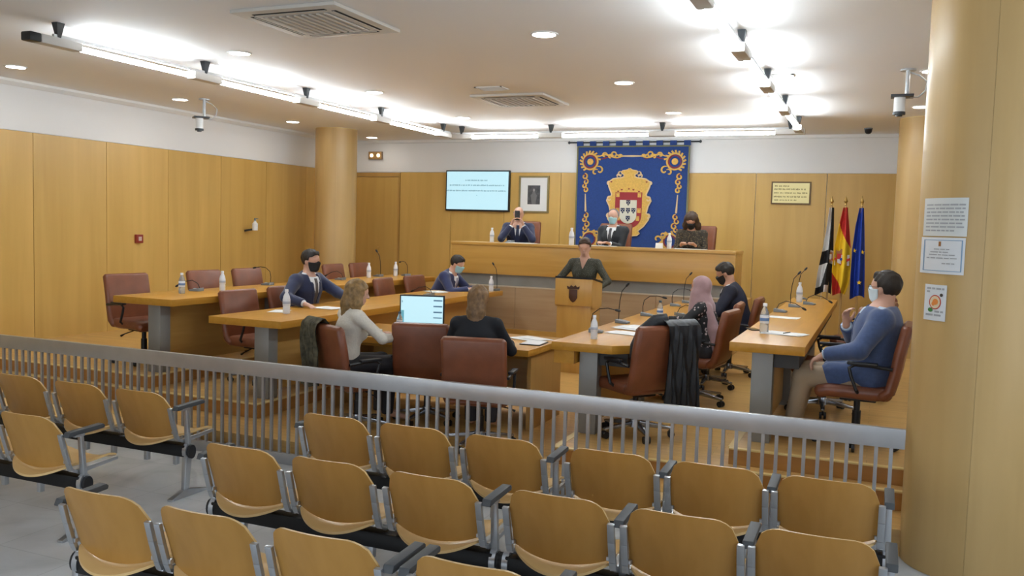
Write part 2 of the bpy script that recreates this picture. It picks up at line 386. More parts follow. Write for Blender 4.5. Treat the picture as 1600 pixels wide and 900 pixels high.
def vent(label, c, w, h):
    t = thing('ceiling_vent', label, 'vent', (c[0], c[1], CZ)); 
    part('frame', MB().box((-w/2, -h/2, -.012), (w/2, -h/2+.02, -.001)).box((-w/2, h/2-.02, -.012), (w/2, h/2, -.001)).box((-w/2, -h/2, -.012), (-w/2+.02, h/2, -.001)).box((w/2-.02, -h/2, -.012), (w/2, h/2, -.001)), WHITEP, t)
    part('backing', MB().box((-w/2+.02, -h/2+.02, -.004), (w/2-.02, h/2-.02, -.001)), GREYPL, t)
    for k in range(4): part('slat', MB().box((-w/2+.02, -h/2+.03+k*(h-.05)/4, -.011), (w/2-.02, -h/2+.045+k*(h-.05)/4, -.005)), WHITEP, t)
vent('small square ceiling vent next to the middle air conditioner', (-4.22, 9.38), .34, .26)
vent('small slatted ceiling vent beside the tube light track', (-1.0, 9.27), .26, .16)
def ceiling_camera(label, c, rz):
    t = thing('ceiling_camera', label, 'camera', (c[0], c[1], CZ), rz, 'ceiling mounted cameras')
    lg = mat('light_grey_metal', (.50, .52, .54), .35, .4)
    part('mount_plate', MB().cyl((0, 0), .07, -.015, -.001, 20), lg, t)
    part('stem', MB().tube([(0, 0, -.01), (0, 0, -.24)], .02, 10), lg, t)
    part('bracket_plate', MB().box((-.14, -.09, -.262), (.06, .09, -.24)), DGREY, t, bevel=.004)
    b = part('body', MB().cyl((-.06, 0), .05, -.40, -.262, 20), WHITEP, t)
    part('lens_ring', MB().cyl((-.06, 0), .056, -.425, -.398, 20).cyl((-.06, 0), .03, -.44, -.42, 16), DGREY, b)
    part('cable', MB().tube([(.02, 0, -.03), (.10, .01, -.06), (.17, .02, -.12), (.16, .02, -.2), (.10, .01, -.26), (.03, 0, -.26)], .008, 8), mat('grey_cable', (.45, .46, .47), .5), t)
ceiling_camera('grey camera hanging from the ceiling near the left wall', (-8.45, 9.38), 0.9)
ceiling_camera('grey camera hanging from the ceiling beside the thick round column', (.17, 9.2), 0.0)
t = thing('dome_camera', 'small dark dome camera under the ceiling above the flags', 'camera', (-.23, 13.95, CZ))
part('base', MB().cyl((0, 0), .06, -.02, -.001, 20), GREYPL, t); part('dome', MB().lathe([(0, -.09), (.03, -.083), (.048, -.06), (.055, -.02), (0, -.02)], 20), BLACKP, t)

# ------------------------------------------------------------------ railing
t = thing('railing', 'long brushed steel railing with slim balusters between seating and chamber', 'railing', (0, 5.87, 0))
X0, X1 = -9.64, .17
part('top_rail', MB().box((X0, -.022, .705), (X1+.045, .022, .828)), STEEL, t, bevel=.004)
part('bottom_rail', MB().box((X0, -.02, .0), (X1, .02, .09)), STEEL, t, bevel=.003)
bal = MB().box((-.011, -.011, .088), (.011, .011, .707)).mesh('baluster', STEEL, False)
xb = .138
while xb > X0+.03:
    link('baluster', bal, t, (xb, 0, 0)); xb -= .0855
# ------------------------------------------------------------------ things on the walls
def greek(mb, x0, x1, z, h, y, r, wmin=.02, wmax=.07, gap=.012, mi=None):
    """line of printed words too small to read: short strokes of ink"""
    x = x0
    while x < x1-wmin:
        w = min(r.uniform(wmin, wmax), x1-x); 
        k = x
        while k < x+w-h*.3:
            ww = h*r.uniform(.28, .5); mb.box((k, y-.001, z-h/2*r.uniform(.7, 1.1)), (k+ww, y, z+h/2*r.uniform(.6, 1.2)), mi); k += ww+h*.22
        x += w+gap
R = random.Random(3)
YB = BACK
# television
t = thing('television', 'flat television showing a pale blue text slide beside the framed portrait', 'television', (-6.88, YB-.02, 2.655))
w, h = .645, .375
part('case', MB().box((-w, -.05, -h), (w, .015, h)), BLACKP, t, bevel=.006)
s = part('screen', MB().box((-w+.022, -.0515, -h+.03), (w-.022, -.0495, h-.022)), mat('tv_screen', (.1, .1, .1), .3, emit=(.50, .80, .90), estr=.50), t)
tx = MB(); 
greek(tx, -.24, .24, .19, .024, -.0516, R); greek(tx, -.56, .56, .10, .027, -.0516, R); greek(tx, -.62, .60, .0, .027, -.0516, R); tx.box((-.01, -.0526, -.09), (.005, -.0516, -.08))
stuff(part('screen_text', tx, mat('tv_text', (.12, .2, .25), .5, emit=(.10, .20, .24), estr=.4), s))
part('wall_mount', MB().box((-.2, .015, -.15), (.2, .02, .15)), BLACKM, t)
# framed portrait (plain stand-in picture)
t = thing('framed_picture', 'framed dark portrait print in a wide white mount', 'picture', (-5.775, YB-.003, 2.606))
w, h = .288, .33
fm = mat('picture_frame_olive', (.26, .20, .08), .35, .3)
part('frame', MB().box((-w, -.03, -h), (w, 0, -h+.03)).box((-w, -.03, h-.03), (w, 0, h)).box((-w, -.03, -h+.03), (-w+.03, 0, h-.03)).box((w-.03, -.03, -h+.03), (w, 0, h-.03)), fm, t)
part('mount', MB().box((-w+.03, -.012, -h+.03), (w-.03, -.002, h-.03)), PAPER, t)
pr = part('print', MB().box((-.12, -.014, -.18), (.12, -.012, .16)), mat('print_dark', (.07, .07, .075), .5, noise=.4, nscale=18), t)
part('figure', MB().prism([(-.035, -.18), (-.06, -.02), (-.03, .02), (-.025, .05), (.025, .05), (.03, .02), (.06, -.02), (.035, -.18)], -.0155, -.0142, 'Y'), mat('print_grey', (.16, .155, .16), .5), pr)
part('face', MB().prism([(.02*math.cos(a*PI/7), .075+.028*math.sin(a*PI/7)) for a in range(14)], -.0155, -.0143, 'Y'), mat('print_light', (.34, .32, .31), .5), pr)
# brass plaque
t = thing('wall_plaque', 'small engraved gilt plaque in a dark frame on the panelling', 'plaque', (-1.348, YB-.003, 2.68))
w, h = .305, .182; pm = mat('plaque_frame', (.16, .09, .025), .4)
part('frame', MB().box((-w, -.025, -h), (w, 0, -h+.022)).box((-w, -.025, h-.022), (w, 0, h)).box((-w, -.025, -h+.022), (-w+.022, 0, h-.022)).box((w-.022, -.025, -h+.022), (w, 0, h-.022)), pm, t)
part('plate', MB().box((-w+.022, -.014, -h+.022), (w-.022, -.001, h-.022)), mat('gilt_plate', (.72, .62, .30), .35, .35), t)
tx = MB(); greek(tx, -.25, -.03, .11, .026, -.0142, R)
for zz in (.06, 0, -.06): greek(tx, -.26, .26, zz, .026, -.0142, R)
greek(tx, -.25, .1, -.115, .02, -.0142, R); stuff(part('engraving', tx, mat('engraving', (.20, .15, .05), .6), t))
# emergency exit sign
t = thing('exit_sign', 'small emergency light box with two glowing spots on the white frieze', 'sign', (-9.09, YB+.011, 3.315))
part('case', MB().box((-.15, -.05, -.075), (.15, 0, .075)), mat('sign_brown', (.26, .17, .10), .5), t, bevel=.006)
part('face_plate', MB().box((-.14, -.053, -.065), (.14, -.049, .065)), mat('sign_face', (.50, .30, .12), .4), t)
for sx in (-1, 1): part('lamp', MB().prism([(sx*.075+.034*math.cos(a*PI/8), .0+.034*math.sin(a*PI/8)) for a in range(16)], -.058, -.053, 'Y'), mat('sign_lamp', (1, .8, .5), .4, emit=(1, .72, .38), estr=3.0), t)
# fire alarm call point, dispenser
t = thing('fire_alarm_button', 'small dark red fire alarm call point on the panelled left wall', 'fire alarm', (LEFT+.001, 9.45, 1.688))
part('case', MB().box((0, -.06, -.06), (.045, .06, .06)), mat('alarm_red', (.30, .035, .02), .4), t, bevel=.006)
part('break_glass', MB().box((.045, -.028, -.03), (.048, .028, .03)), mat('alarm_glass', (.62, .45, .38), .3), t)
t = thing('soap_dispenser', 'small white dispenser bottle on a dark bracket on the left wall', 'dispenser', (LEFT+.001, 11.75, 1.88))
part('bracket', MB().bar((0, -.02, -.06), (.20, -.02, -.03), .03, .03), DGREY, t)
part('bottle', MB().lathe([(0, -.05), (.045, -.05), (.047, .06), (.02, .09), (.018, .11), (0, .11)], 16, (.19, 0, 0)), WHITEP, t)
part('nozzle', MB().cyl((.19, 0), .016, .11, .15, 10).bar((.19, 0, .145), (.25, 0, .14), .014, .012), GREYPL, t)

# ------------------------------------------------------------------ tapestry with coat of arms
t = thing('tapestry', 'large blue tapestry with golden scrollwork and crowned coat of arms', 'tapestry', (0, YB, 0))
BLUE = mat('tapestry_blue', (.018, .055, .22), .85, noise=.12, nscale=60, bump=.15, sheen=.2)
GOLD = mat('thread_gold', (.66, .40, .09), .75, noise=.12, nscale=40)
CREAMT = mat('thread_cream', (.70, .52, .30), .8)
MAROON = mat('thread_maroon', (.24, .03, .035), .8)
CREAM = mat('thread_white', (.66, .64, .52), .8)
NAVYT = mat('thread_navy', (.015, .025, .07), .8)
OLIVE = mat('thread_olive', (.20, .19, .09), .8)
def T(px, py): return (-4.972+(px-903)*.01125, 3.487-(py-225)*.01125)
def C1(cx, cy): return T(890+cx/7.965, 215+cy/7.965)
def C2(cx, cy): return T(880+cx/6.154, 300+cy/6.154)
def poly(mb, pts, y0, y1, mi=None): mb.prism(pts, y0, y1, 'Y', mi)
RK = [0]
def ribbon(mb, pts, w, y0, y1, mi=None):
    n = len(pts); RK[0] += 1; L = []; Rr = []
    for i in range(n):
        a = pts[max(i-1, 0)]; b = pts[min(i+1, n-1)]; dx, dz = b[0]-a[0], b[1]-a[1]; l = math.hypot(dx, dz) or 1
        ww = w*(1-.55*abs(2*i/(n-1)-1)**3) if n > 2 else w
        L.append((pts[i][0]-dz/l*ww/2, pts[i][1]+dx/l*ww/2)); Rr.append((pts[i][0]+dz/l*ww/2, pts[i][1]-dx/l*ww/2))
    for i in range(n-1):
        e = (RK[0] % 13)*.0004+(i % 2)*.0002; mb.prism([L[i], L[i+1], Rr[i+1], Rr[i]], y0-e, y1, 'Y', mi)
def arc(cx, cz, r, a0, a1, n=14): return [(cx+r*math.cos(math.radians(a0+(a1-a0)*i/n)), cz+r*math.sin(math.radians(a0+(a1-a0)*i/n))) for i in range(n+1)]
def spiral(cx, cz, r0, r1, a0, a1, n=18): return [(cx+(r0+(r1-r0)*i/n)*math.cos(math.radians(a0+(a1-a0)*i/n)), cz+(r0+(r1-r0)*i/n)*math.sin(math.radians(a0+(a1-a0)*i/n))) for i in range(n+1)]
xl, xr, zt, zb = -4.965, -2.985, 3.462, 1.45
# cloth with slight waves
def cloth(u, v): 
    x = xl+(xr-xl)*u; z = zt+(zb-zt)*v
    return (x, -.055-.008*math.sin(u*9+1)*v, z)
m = MB(); m.grid(cloth, 40, 30); m.grid(lambda u, v: (cloth(u, v)[0], cloth(u, v)[1]+.008, cloth(u, v)[2]), 40, 30); part('cloth', m, BLUE, t)
m = MB()
Y0, Y1 = -.072, -.058
for x in (xl+.012, xr-.012): m.box((x-.012, Y0, zb), (x+.012, Y1, zt), 0)
m.box((xl, Y0, zt-.03), (xr, Y1, zt-.005), 0)
part('border', m, [OLIVE], t)
for k in range(9):
    x = xl+.05+(xr-xl-.1)*k/8
    part('hanging_tab', MB().box((x-.055, -.075, zt-.01), (x+.055, -.035, 3.535)), BLUE, t)
rod = part('rod', MB().tube([(-5.12, -.055, 3.515), (-2.82, -.055, 3.515)], .013, 10), DGREY, t)
for x in (-5.12, -2.82): part('finial', MB().lathe([(0, -.03), (.022, -.01), (.022, .01), (0, .03)], 12, (x, -.055, 3.515)), DGREY, rod)
# scrollwork
xc = (xl+xr)/2; S = MB(); A = MB(); B = MB()
for sgn in (-1, 1):
    def mx(p): return (xc+sgn*(p[0]-xc), p[1])
    cx, cz = C1(1335, 295)
    ring = arc(cx, cz, .135, 0, 360, 28); S_ = [mx(p) for p in ring]; ribbon(S, S_, .03, Y0, Y1)
    ribbon(A, [mx(p) for p in arc(cx, cz, .105, 0, 360, 24)], .022, Y0+.004, Y1)
    poly(S, [mx(p) for p in arc(cx, cz, .055, 0, 330, 12)], Y0, Y1)
    for k in range(12):
        a = math.radians(-60+k*20); p0 = (cx+.14*math.cos(a), cz+.14*math.sin(a)); p1 = (cx+.19*math.cos(a+.15), cz+.19*math.sin(a+.15))
        ribbon(S, [mx(p0), mx(p1)], .03, Y0, Y1)
    ribbon(S, [mx(p) for p in spiral(*C1(1215, 400), .075, .02, 60, 330)], .028, Y0, Y1)
    ribbon(S, [mx(p) for p in spiral(*C1(1265, 425), .06, .02, 130, -120)], .026, Y0, Y1)
    # along the top
    for (a, b, rr) in ((1155, 215, .05), (1080, 235, .045), (1040, 205, .05), (1000, 235, .04), (955, 230, .035)):
        c = C1(a, b); ribbon(S, [mx(p) for p in spiral(c[0], c[1], rr, rr*.35, 200, -120)], .026, Y0, Y1)
    ribbon(S, [mx(C1(x, 228+18*math.sin((x-930)/45))) for x in range(930, 1230, 14)], .026, Y0, Y1)
    ribbon(A, [mx(C1(x, 250+14*math.sin((x-930)/40+1))) for x in range(960, 1230, 14)], .016, Y0+.004, Y1)
    # down the side
    for (a, b, rr) in ((1400, 475, .055), (1385, 540, .05), (1405, 590, .045), (1385, 640, .045)):
        c = C1(a, b); ribbon(S, [mx(p) for p in spiral(c[0], c[1], rr, rr*.35, 90, 430)], .026, Y0, Y1); ribbon(A, [mx(p) for p in arc(c[0], c[1], rr*.6, 0, 300)], .015, Y0+.004, Y1)
    B = MB(); ribbon(B, [mx(C1(1385, 690)), mx(C1(1375, 900)), mx(C2(1125, 180))], .032, Y0, Y1); part('border_stem', B, CREAMT, t, smooth=False)
    for (a, b, rr) in ((1120, 215, .05), (1135, 255, .05), (1110, 300, .055), (1130, 335, .045)):
        c = C2(a, b); ribbon(S, [mx(p) for p in spiral(c[0], c[1], rr, rr*.35, 90, 430)], .026, Y0, Y1); ribbon(A, [mx(p) for p in arc(c[0], c[1], rr*.6, 0, 300)], .015, Y0+.004, Y1)
    cx, cz = C2(1075, 440)
    ribbon(S, [mx(p) for p in arc(cx, cz, .13, 0, 360, 26)], .03, Y0, Y1); ribbon(A, [mx(p) for p in arc(cx, cz, .1, 0, 360, 22)], .02, Y0+.004, Y1)
    for k in range(10):
        a = math.radians(k*36); ribbon(S, [mx((cx+.135*math.cos(a), cz+.135*math.sin(a))), mx((cx+.18*math.cos(a+.2), cz+.18*math.sin(a+.2)))], .03, Y0, Y1)
    ribbon(S, [mx(p) for p in spiral(*C2(960, 420), .06, .02, 0, 250)], .03, Y0, Y1); ribbon(S, [mx(p) for p in spiral(*C2(1005, 385), .06, .02, -90, 180)], .028, Y0, Y1)
B = MB(); ribbon(B, [C1(x, 228) for x in (660, 810, 960)], .03, Y0, Y1)
stuff(part('gold_scrollwork', S, GOLD, t, smooth=False)); stuff(part('maroon_scrollwork', A, MAROON, t, smooth=False)); part('border_stem', B, CREAMT, t, smooth=False)
# cartouche
rows = [(8, C1(0, 375)[1]), (24, C1(0, 392)[1]), (88, C1(0, 404)[1]), (104, C1(0, 420)[1]), (96, C1(0, 438)[1]), (68, C1(0, 452)[1]), (70, C1(0, 478)[1]), (100, C1(0, 490)[1]), (150, C1(0, 494)[1]), (205, C1(0, 505)[1]), (262, C1(0, 545)[1]),
        (254, C1(0, 600)[1]), (215, C1(0, 690)[1]), (222, C1(0, 712)[1]), (262, C1(0, 730)[1])]
rows = [(w_*.001412, z_) for w_, z_ in rows]+[(w_/6.154*.01125, C2(0, y_)[1]) for w_, y_ in ((214, 70), (188, 120), (172, 185), (202, 205), (196, 245), (150, 310), (100, 350), (115, 375), (90, 395), (30, 402))]
apex = C1(790, 375)[0]
right = [(apex+w_, z_) for w_, z_ in rows]; left = [(2*apex-x, z) for x, z in reversed(right)]
cm = MB()
for i in range(len(right)-1):
    (x0, z0), (x1, z1) = right[i], right[i+1]
    if z0-z1 < 1e-4: z1 = z0-.002
    cm.prism([(2*apex-x0, z0), (x0, z0), (x1, z1), (2*apex-x1, z1)], -.080, -.060, 'Y')
cart = part('gold_cartouche', cm, GOLD, t, smooth=False)
ed = MB(); ribbon(ed, right, .02, -.084, -.06); ribbon(ed, left, .02, -.084, -.06)
for sg in (-1, 1):
    for (a, b, rr, a0, a1) in ((905, 445, .045, 100, -160), (930, 470, .04, 200, -60), (1030, 745, .045, 90, -180), (1045, 560, .04, 120, -90)):
        c = C1(a, b); ribbon(ed, [(apex+sg*(p[0]-apex), p[1]) for p in spiral(c[0], c[1], rr, rr*.4, a0, a1)], .022, -.084, -.06)
    c = C2(860, 215); ribbon(ed, [(apex+sg*(p[0]-apex), p[1]) for p in spiral(c[0], c[1], .05, .02, 120, -120)], .022, -.084, -.06)
stuff(part('cartouche_edge', ed, CREAMT, cart, smooth=False))
ac = apex
def shield(w, z1, z0, n=16):
    pts = [(ac-w, z1), (ac+w, z1)]; zm = z0+w*.95
    return pts+[(ac+w*math.cos(PI*k/n*1.0), zm-(zm-z0)*math.sin(PI*k/n)) for k in range(n+1)]
z_top = C1(790, 665)[1]; z_bot = C2(650, 330)[1]
part('maroon_shield', MB().prism(shield(.235, z_top, z_bot), -.088, -.080, 'Y'), mat('shield_red', (.33, .035, .04), .8), cart, smooth=False)
wz1 = C1(790, 760)[1]; wz0 = C2(650, 285)[1]
sh = part('cream_shield', MB().prism(shield(.148, wz1, wz0), -.094, -.088, 'Y'), CREAM, cart, smooth=False)
zc = (wz1+wz0)/2+.02
for k, (dx, dz) in enumerate(((0, .135), (-.095, 0), (0, 0), (.095, 0), (0, -.135))):
    m = MB(); x0, z0 = ac+dx, zc+dz
    m.prism([(x0-.036, z0+.045), (x0+.036, z0+.045), (x0+.034, z0-.01), (x0, z0-.05), (x0-.034, z0-.01)], -.098, -.094, 'Y', 0)
    for (p, q) in ((0, 0), (-.017, .022), (.017, .022), (-.014, -.02), (.014, -.02)): m.box((x0+p-.006, -.100, z0+q-.006), (x0+p+.006, -.098, z0+q+.006), 1)
    part('small_shield', m, [NAVYT, CREAM], cart, smooth=False)
m = MB()
for (dx, z) in ((-.19, z_top-.05), (.19, z_top-.05), (-.19, zc), (.19, zc), (-.17, z_bot+.17), (.17, z_bot+.17), (0, z_bot+.05)):
    q = ac+dx; part('gold_castle', MB().prism([(q-.03, z-.035), (q+.03, z-.035), (q+.03, z+.045), (q+.014, z+.045), (q+.014, z+.02), (q+.008, z+.02), (q+.008, z+.045), (q-.008, z+.045), (q-.008, z+.02), (q-.014, z+.02), (q-.014, z+.045), (q-.03, z+.045)], -.092, -.088, 'Y'), GOLD, cart, smooth=False)
pass
m = MB()
for (a, b) in ((565, 540), (1005, 540), (700, 635), (790, 625), (845, 635), (915, 655), (655, 655)):
    c = C1(a, b); m.prism([(c[0]-.022, c[1]), (c[0], c[1]+.014), (c[0]+.022, c[1]), (c[0], c[1]-.014)], -.083, -.080, 'Y')
part('crown_jewels', m, MAROON, cart, smooth=False)

# ------------------------------------------------------------------ flags
def flag(label, x, y, z0, top, kind):
    t = thing('flag', label, 'flag', (x, y, z0), 0)
    H = top-z0
    pole = part('pole', MB().tube([(0, 0, .05), (0, 0, H)], .014, 12), wood('pole_wood', (.45, .28, .10), (.5, .32, .12), (20, 20, 1)), t)
    part('finial', MB().lathe([(0, H), (.018, H+.01), (.012, H+.03), (.03, H+.06), (.012, H+.10), (0, H+.15)], 12), mat('brass', (.65, .45, .15), .3, .9), pole)
    part('base', MB().lathe([(0, 0), (.13, 0), (.13, .03), (.04, .06), (0, .06)], 20), mat('brass', (.65, .45, .15), .3, .9), t)
    FH = 1.25
    W = {'white': [(.0, .03, .035), (.25, .055, .045), (.5, .10, .055), (.75, .15, .06), (1, .175, .05)],
         'spain': [(0, .03, .03), (.2, .075, .06), (.45, .125, .10), (.7, .14, .115), (.87, .13, .10), (1, .115, .05)],
         'blue': [(0, .03, .03), (.2, .07, .05), (.45, .095, .07), (.75, .10, .09), (1, .095, .10)]}[kind]
    def ext(v):
        for (a, l0, r0), (b, l1, r1) in zip(W[:-1], W[1:]):
            if v <= b: k = (v-a)/(b-a); return l0+(l1-l0)*k, r0+(r1-r0)*k
        return W[-1][1:]
    nf = 3.0
    def surf(u, v, off=0):
        l, r = ext(v); xx = -l+(l+r)*u
        dep = (.02+.05*v)*math.sin(u*PI*2*nf/2+1.2+v*1.2)
        zz = H-.03-FH*v-(.10*v*(.5+.5*math.cos(u*5)))*(.4 if kind == 'spain' else .6)
        return (xx, -.03-dep-off, zz)
    NU, NV = 48, 96
    m = MB(); 
    def colr(u, v):
        if kind == 'spain':
            k = v-(.17+.30*u); k2 = v-(.74+.36*u)
            return 1 if (k > 0 and k2 < 0) else 0
        if kind == 'white':
            if v < .5: return 0 if u < .52+.1*v else 1
            if v < .66: return 1 if u < .75 else 0
            if v < .92: return 0 if u < .62-(v-.66)*1.2 else 1
            return 1 if u < .55 or u > .8 else 0
        return 0
    m.grid(surf, NU, NV)
    m.m = [colr((i+.5)/NU, (j+.5)/NV) for j in range(NV) for i in range(NU)]
    k0 = len(m.f); m.grid(lambda u, v: surf(u, v, -.006), NU, NV); m.m[k0:] = m.m[:k0]
    fm = {'spain': [mat('flag_red', (.50, .025, .02), .7), mat('flag_yellow', (.85, .56, .02), .7)], 'white': [mat('flag_white', (.78, .78, .78), .7), mat('flag_black', (.01, .01, .012), .7)], 'blue': [mat('flag_blue', (.012, .045, .34), .7)]}[kind]
    me = m.mesh('cloth', fm, True, 60, fixn=False); cl = link('cloth', me, t)
    def patch(name, u, v, pl, material, off=.004):
        c = Vector(surf(u, v, off+.01)); mm = MB(); mm.prism([(c.x+a, c.z+b) for a, b in [(a_*(1.3 if kind == 'spain' else 1), b_*(1.3 if kind == 'spain' else 1)) for a_, b_ in pl]], c.y-.003, c.y+.012, 'Y'); part(name, mm, material, cl, smooth=False)
    def disc(r, n=12, sx=1): return [(r*sx*math.cos(2*PI*k/n), r*math.sin(2*PI*k/n)) for k in range(n)]
    def star(r): return [((r if k % 2 == 0 else r*.42)*math.sin(PI*k/5), (r if k % 2 == 0 else r*.42)*math.cos(PI*k/5)) for k in range(10)]
    if kind == 'spain':
        rr = mat('flag_red', (.5, .025, .02)); gb = mat('crest_brown', (.33, .13, .03), .7); sl = mat('crest_silver', (.6, .58, .55), .7)
        u0, v0 = .46, .60
        patch('crest_shield', u0, v0, [(-.045, .06), (.045, .06), (.045, -.03), (0, -.07), (-.045, -.03)], rr)
        patch('crest_quarter', u0, v0, [(0, 0), (.04, 0), (.04, .05), (0, .05)], sl, .012); patch('crest_quarter', u0, v0, [(-.04, -.04), (0, -.055), (0, 0), (-.04, 0)], sl, .012)
        patch('crest_eye', u0, v0, disc(.016), mat('flag_blue', (.012, .045, .34)), .02)
        patch('crest_crown', u0, v0-.075, [(-.05, -.02), (.05, -.02), (.06, .03), (.03, .015), (0, .045), (-.03, .015), (-.06, .03)], gb)
        for sx in (-1, 1):
            patch('crest_pillar', u0, v0, [(sx*.075-.012, -.07), (sx*.075+.012, -.07), (sx*.075+.012, .05), (sx*.075-.012, .05)], sl)
            patch('crest_ribbon', u0, v0, [(sx*.075-.02, -.03), (sx*.075+.02, -.01), (sx*.075+.02, .02), (sx*.075-.02, .0)], rr, .012)
    if kind == 'blue':
        for (u, v) in ((.16, .47), (.80, .50), (.62, .85)): patch('star', u, v, star(.035), mat('flag_yellow', (.85, .56, .02)))
    if kind == 'white':
        patch('crest', .78, .58, [(-.03, .07), (.03, .07), (.035, -.03), (0, -.08), (-.035, -.03)], mat('crest_brown', (.33, .13, .03))); patch('crest_field', .78, .58, [(-.018, .04), (.018, .04), (.018, -.02), (0, -.045), (-.018, -.02)], mat('crest_silver', (.6, .58, .55)), .012)
flag('black and white gyronny flag hanging on a pole by the panelling', -.675, 13.90, T2, 2.46, 'white')
flag('red and yellow flag with a crest hanging between two other flags', -.475, 13.72, T2, 2.46, 'spain')
flag('dark blue flag with yellow stars hanging on a pole', -.253, 13.55, T2, 2.45, 'blue')

# ------------------------------------------------------------------ notices on the thick column
def notice(name, label, cat, px0, px1, z0, z1, draw):
    cx, cy, r = .60, 6.0, .383
    def on(x, off=0.0):
        s = max(-.98, min(.98, (x-cx)/r)); return (cx+(r+off)*s, cy-(r+off)*math.sqrt(1-s*s))
    t = thing(name, label, cat, (0, 0, 0))
    def patch(nm, x0, x1, za, zb, off, material, n=8, parent=None):
        m = MB(); vs = []
        for i in range(n+1):
            x = x0+(x1-x0)*i/n
            for o in (off, off+.0015):
                p = on(x, o); vs += [(p[0], p[1], za), (p[0], p[1], zb)]
        fs = []
        for i in range(n):
            a = i*4; b = a+4; fs += [(a+2, b+2, b+3, a+3), (a, a+1, b+1, b), (a, b, b+2, a+2), (a+1, a+3, b+3, b+1)]
        fs += [(0, 2, 3, 1), (n*4, n*4+1, n*4+3, n*4+2)]
        m.add(vs, fs); return part(nm, m, material, parent or t, smooth=True)
    draw(patch, on, t); return t
LAM = mat('laminated_paper', (.66, .68, .66), .25)
def text_rows(patch, x0, x1, rows, seed, parent, h=.009):
    r = random.Random(seed)
    for z, a, b in rows:
        x = x0+(x1-x0)*a; e = x0+(x1-x0)*b
        while x < e-.01:
            w = min(r.uniform(.012, .04), e-x); patch('word', x, x+w, z-h/2, z+h/2, .0022, INKL, 2, parent); x += w+.006
def d1_(patch, on, t):
    p = patch('sheet', .245, .462, 2.022, 2.245, .0005, LAM)
    text_rows(patch, .258, .448, [(2.205-.0215*k, 0, 1) for k in range(7)]+[(2.205-.0215*7, 0, .8)], 5, p)
notice('notice_sheet', 'laminated text notice, uppermost of the papers on the thick column', 'notice', 0, 0, 0, 0, d1_)
def d2_(patch, on, t):
    p = patch('sheet', .240, .458, 1.800, 2.014, .0005, mat('certificate_white', (.72, .74, .76), .3))
    bl = mat('certificate_blue', (.24, .36, .50), .5)
    for a in ((.256, .444, 1.996, 2.000), (.256, .444, 1.816, 1.820)): patch('border_line', *a, .0022, bl, 6, p)
    for a in ((.254, .258, 1.816, 2.0), (.440, .446, 1.816, 2.0)): patch('border_line', *a, .0022, bl, 1, p)
    patch('crest', .326, .337, 1.962, 1.990, .0024, mat('crest_brown', (.33, .13, .03)), 1, p)
    text_rows(patch, .262, .432, [(1.945, .25, .75), (1.928, .15, .7), (1.912, .12, .95), (1.893, .05, .95), (1.862, .5, .9)], 9, p, .006)
notice('certificate', 'white certificate with a blue border under the text notice on the column', 'certificate', 0, 0, 0, 0, d2_)
def d3_(patch, on, t):
    p = patch('sheet', .272, .380, 1.523, 1.735, .0005, mat('poster_white', (.70, .73, .76), .35))
    bl = mat('poster_blue', (.10, .22, .38), .6)
    text_rows(patch, .283, .368, [(1.712, 0, 1), (1.693, 0, .25), (1.577, .5, 1), (1.556, 0, .95)], 4, p, .011)
    def blob(nm, cx, cz, rx, rz, off, m_, n=18):
        mm = MB(); vs = []
        for k in range(n):
            x = cx+rx*math.cos(2*PI*k/n); q = on(x, off); vs.append((q[0], q[1], cz+rz*math.sin(2*PI*k/n)))
        vs += [(x+0, y_+.001, z) for x, y_, z in vs]
        mm.add(vs, [tuple(range(n)), tuple(range(n, 2*n))[::-1]]+[(i, (i+1)%n, n+(i+1)%n, n+i) for i in range(n)]); part(nm, mm, m_, p)
    blob('red_ring', .326, 1.632, .030, .043, .003, mat('poster_red', (.55, .07, .04), .6))
    blob('pale_disc', .326, 1.632, .025, .037, .0042, mat('poster_cream', (.75, .62, .42), .6))
    blob('orange_shape', .328, 1.634, .014, .018, .0054, mat('poster_orange', (.75, .25, .05), .6)); blob('orange_shape', .318, 1.622, .008, .012, .0054, mat('poster_orange', (.75, .25, .05), .6))
    blob('green_shape', .305, 1.585, .012, .013, .0042, mat('poster_green', (.06, .22, .05), .6)); blob('dark_leaf', .356, 1.676, .008, .010, .0042, mat('poster_dark', (.05, .04, .03), .6))
notice('poster', 'small white poster with a round red drawing stuck low on the thick column', 'poster', 0, 0, 0, 0, d3_)
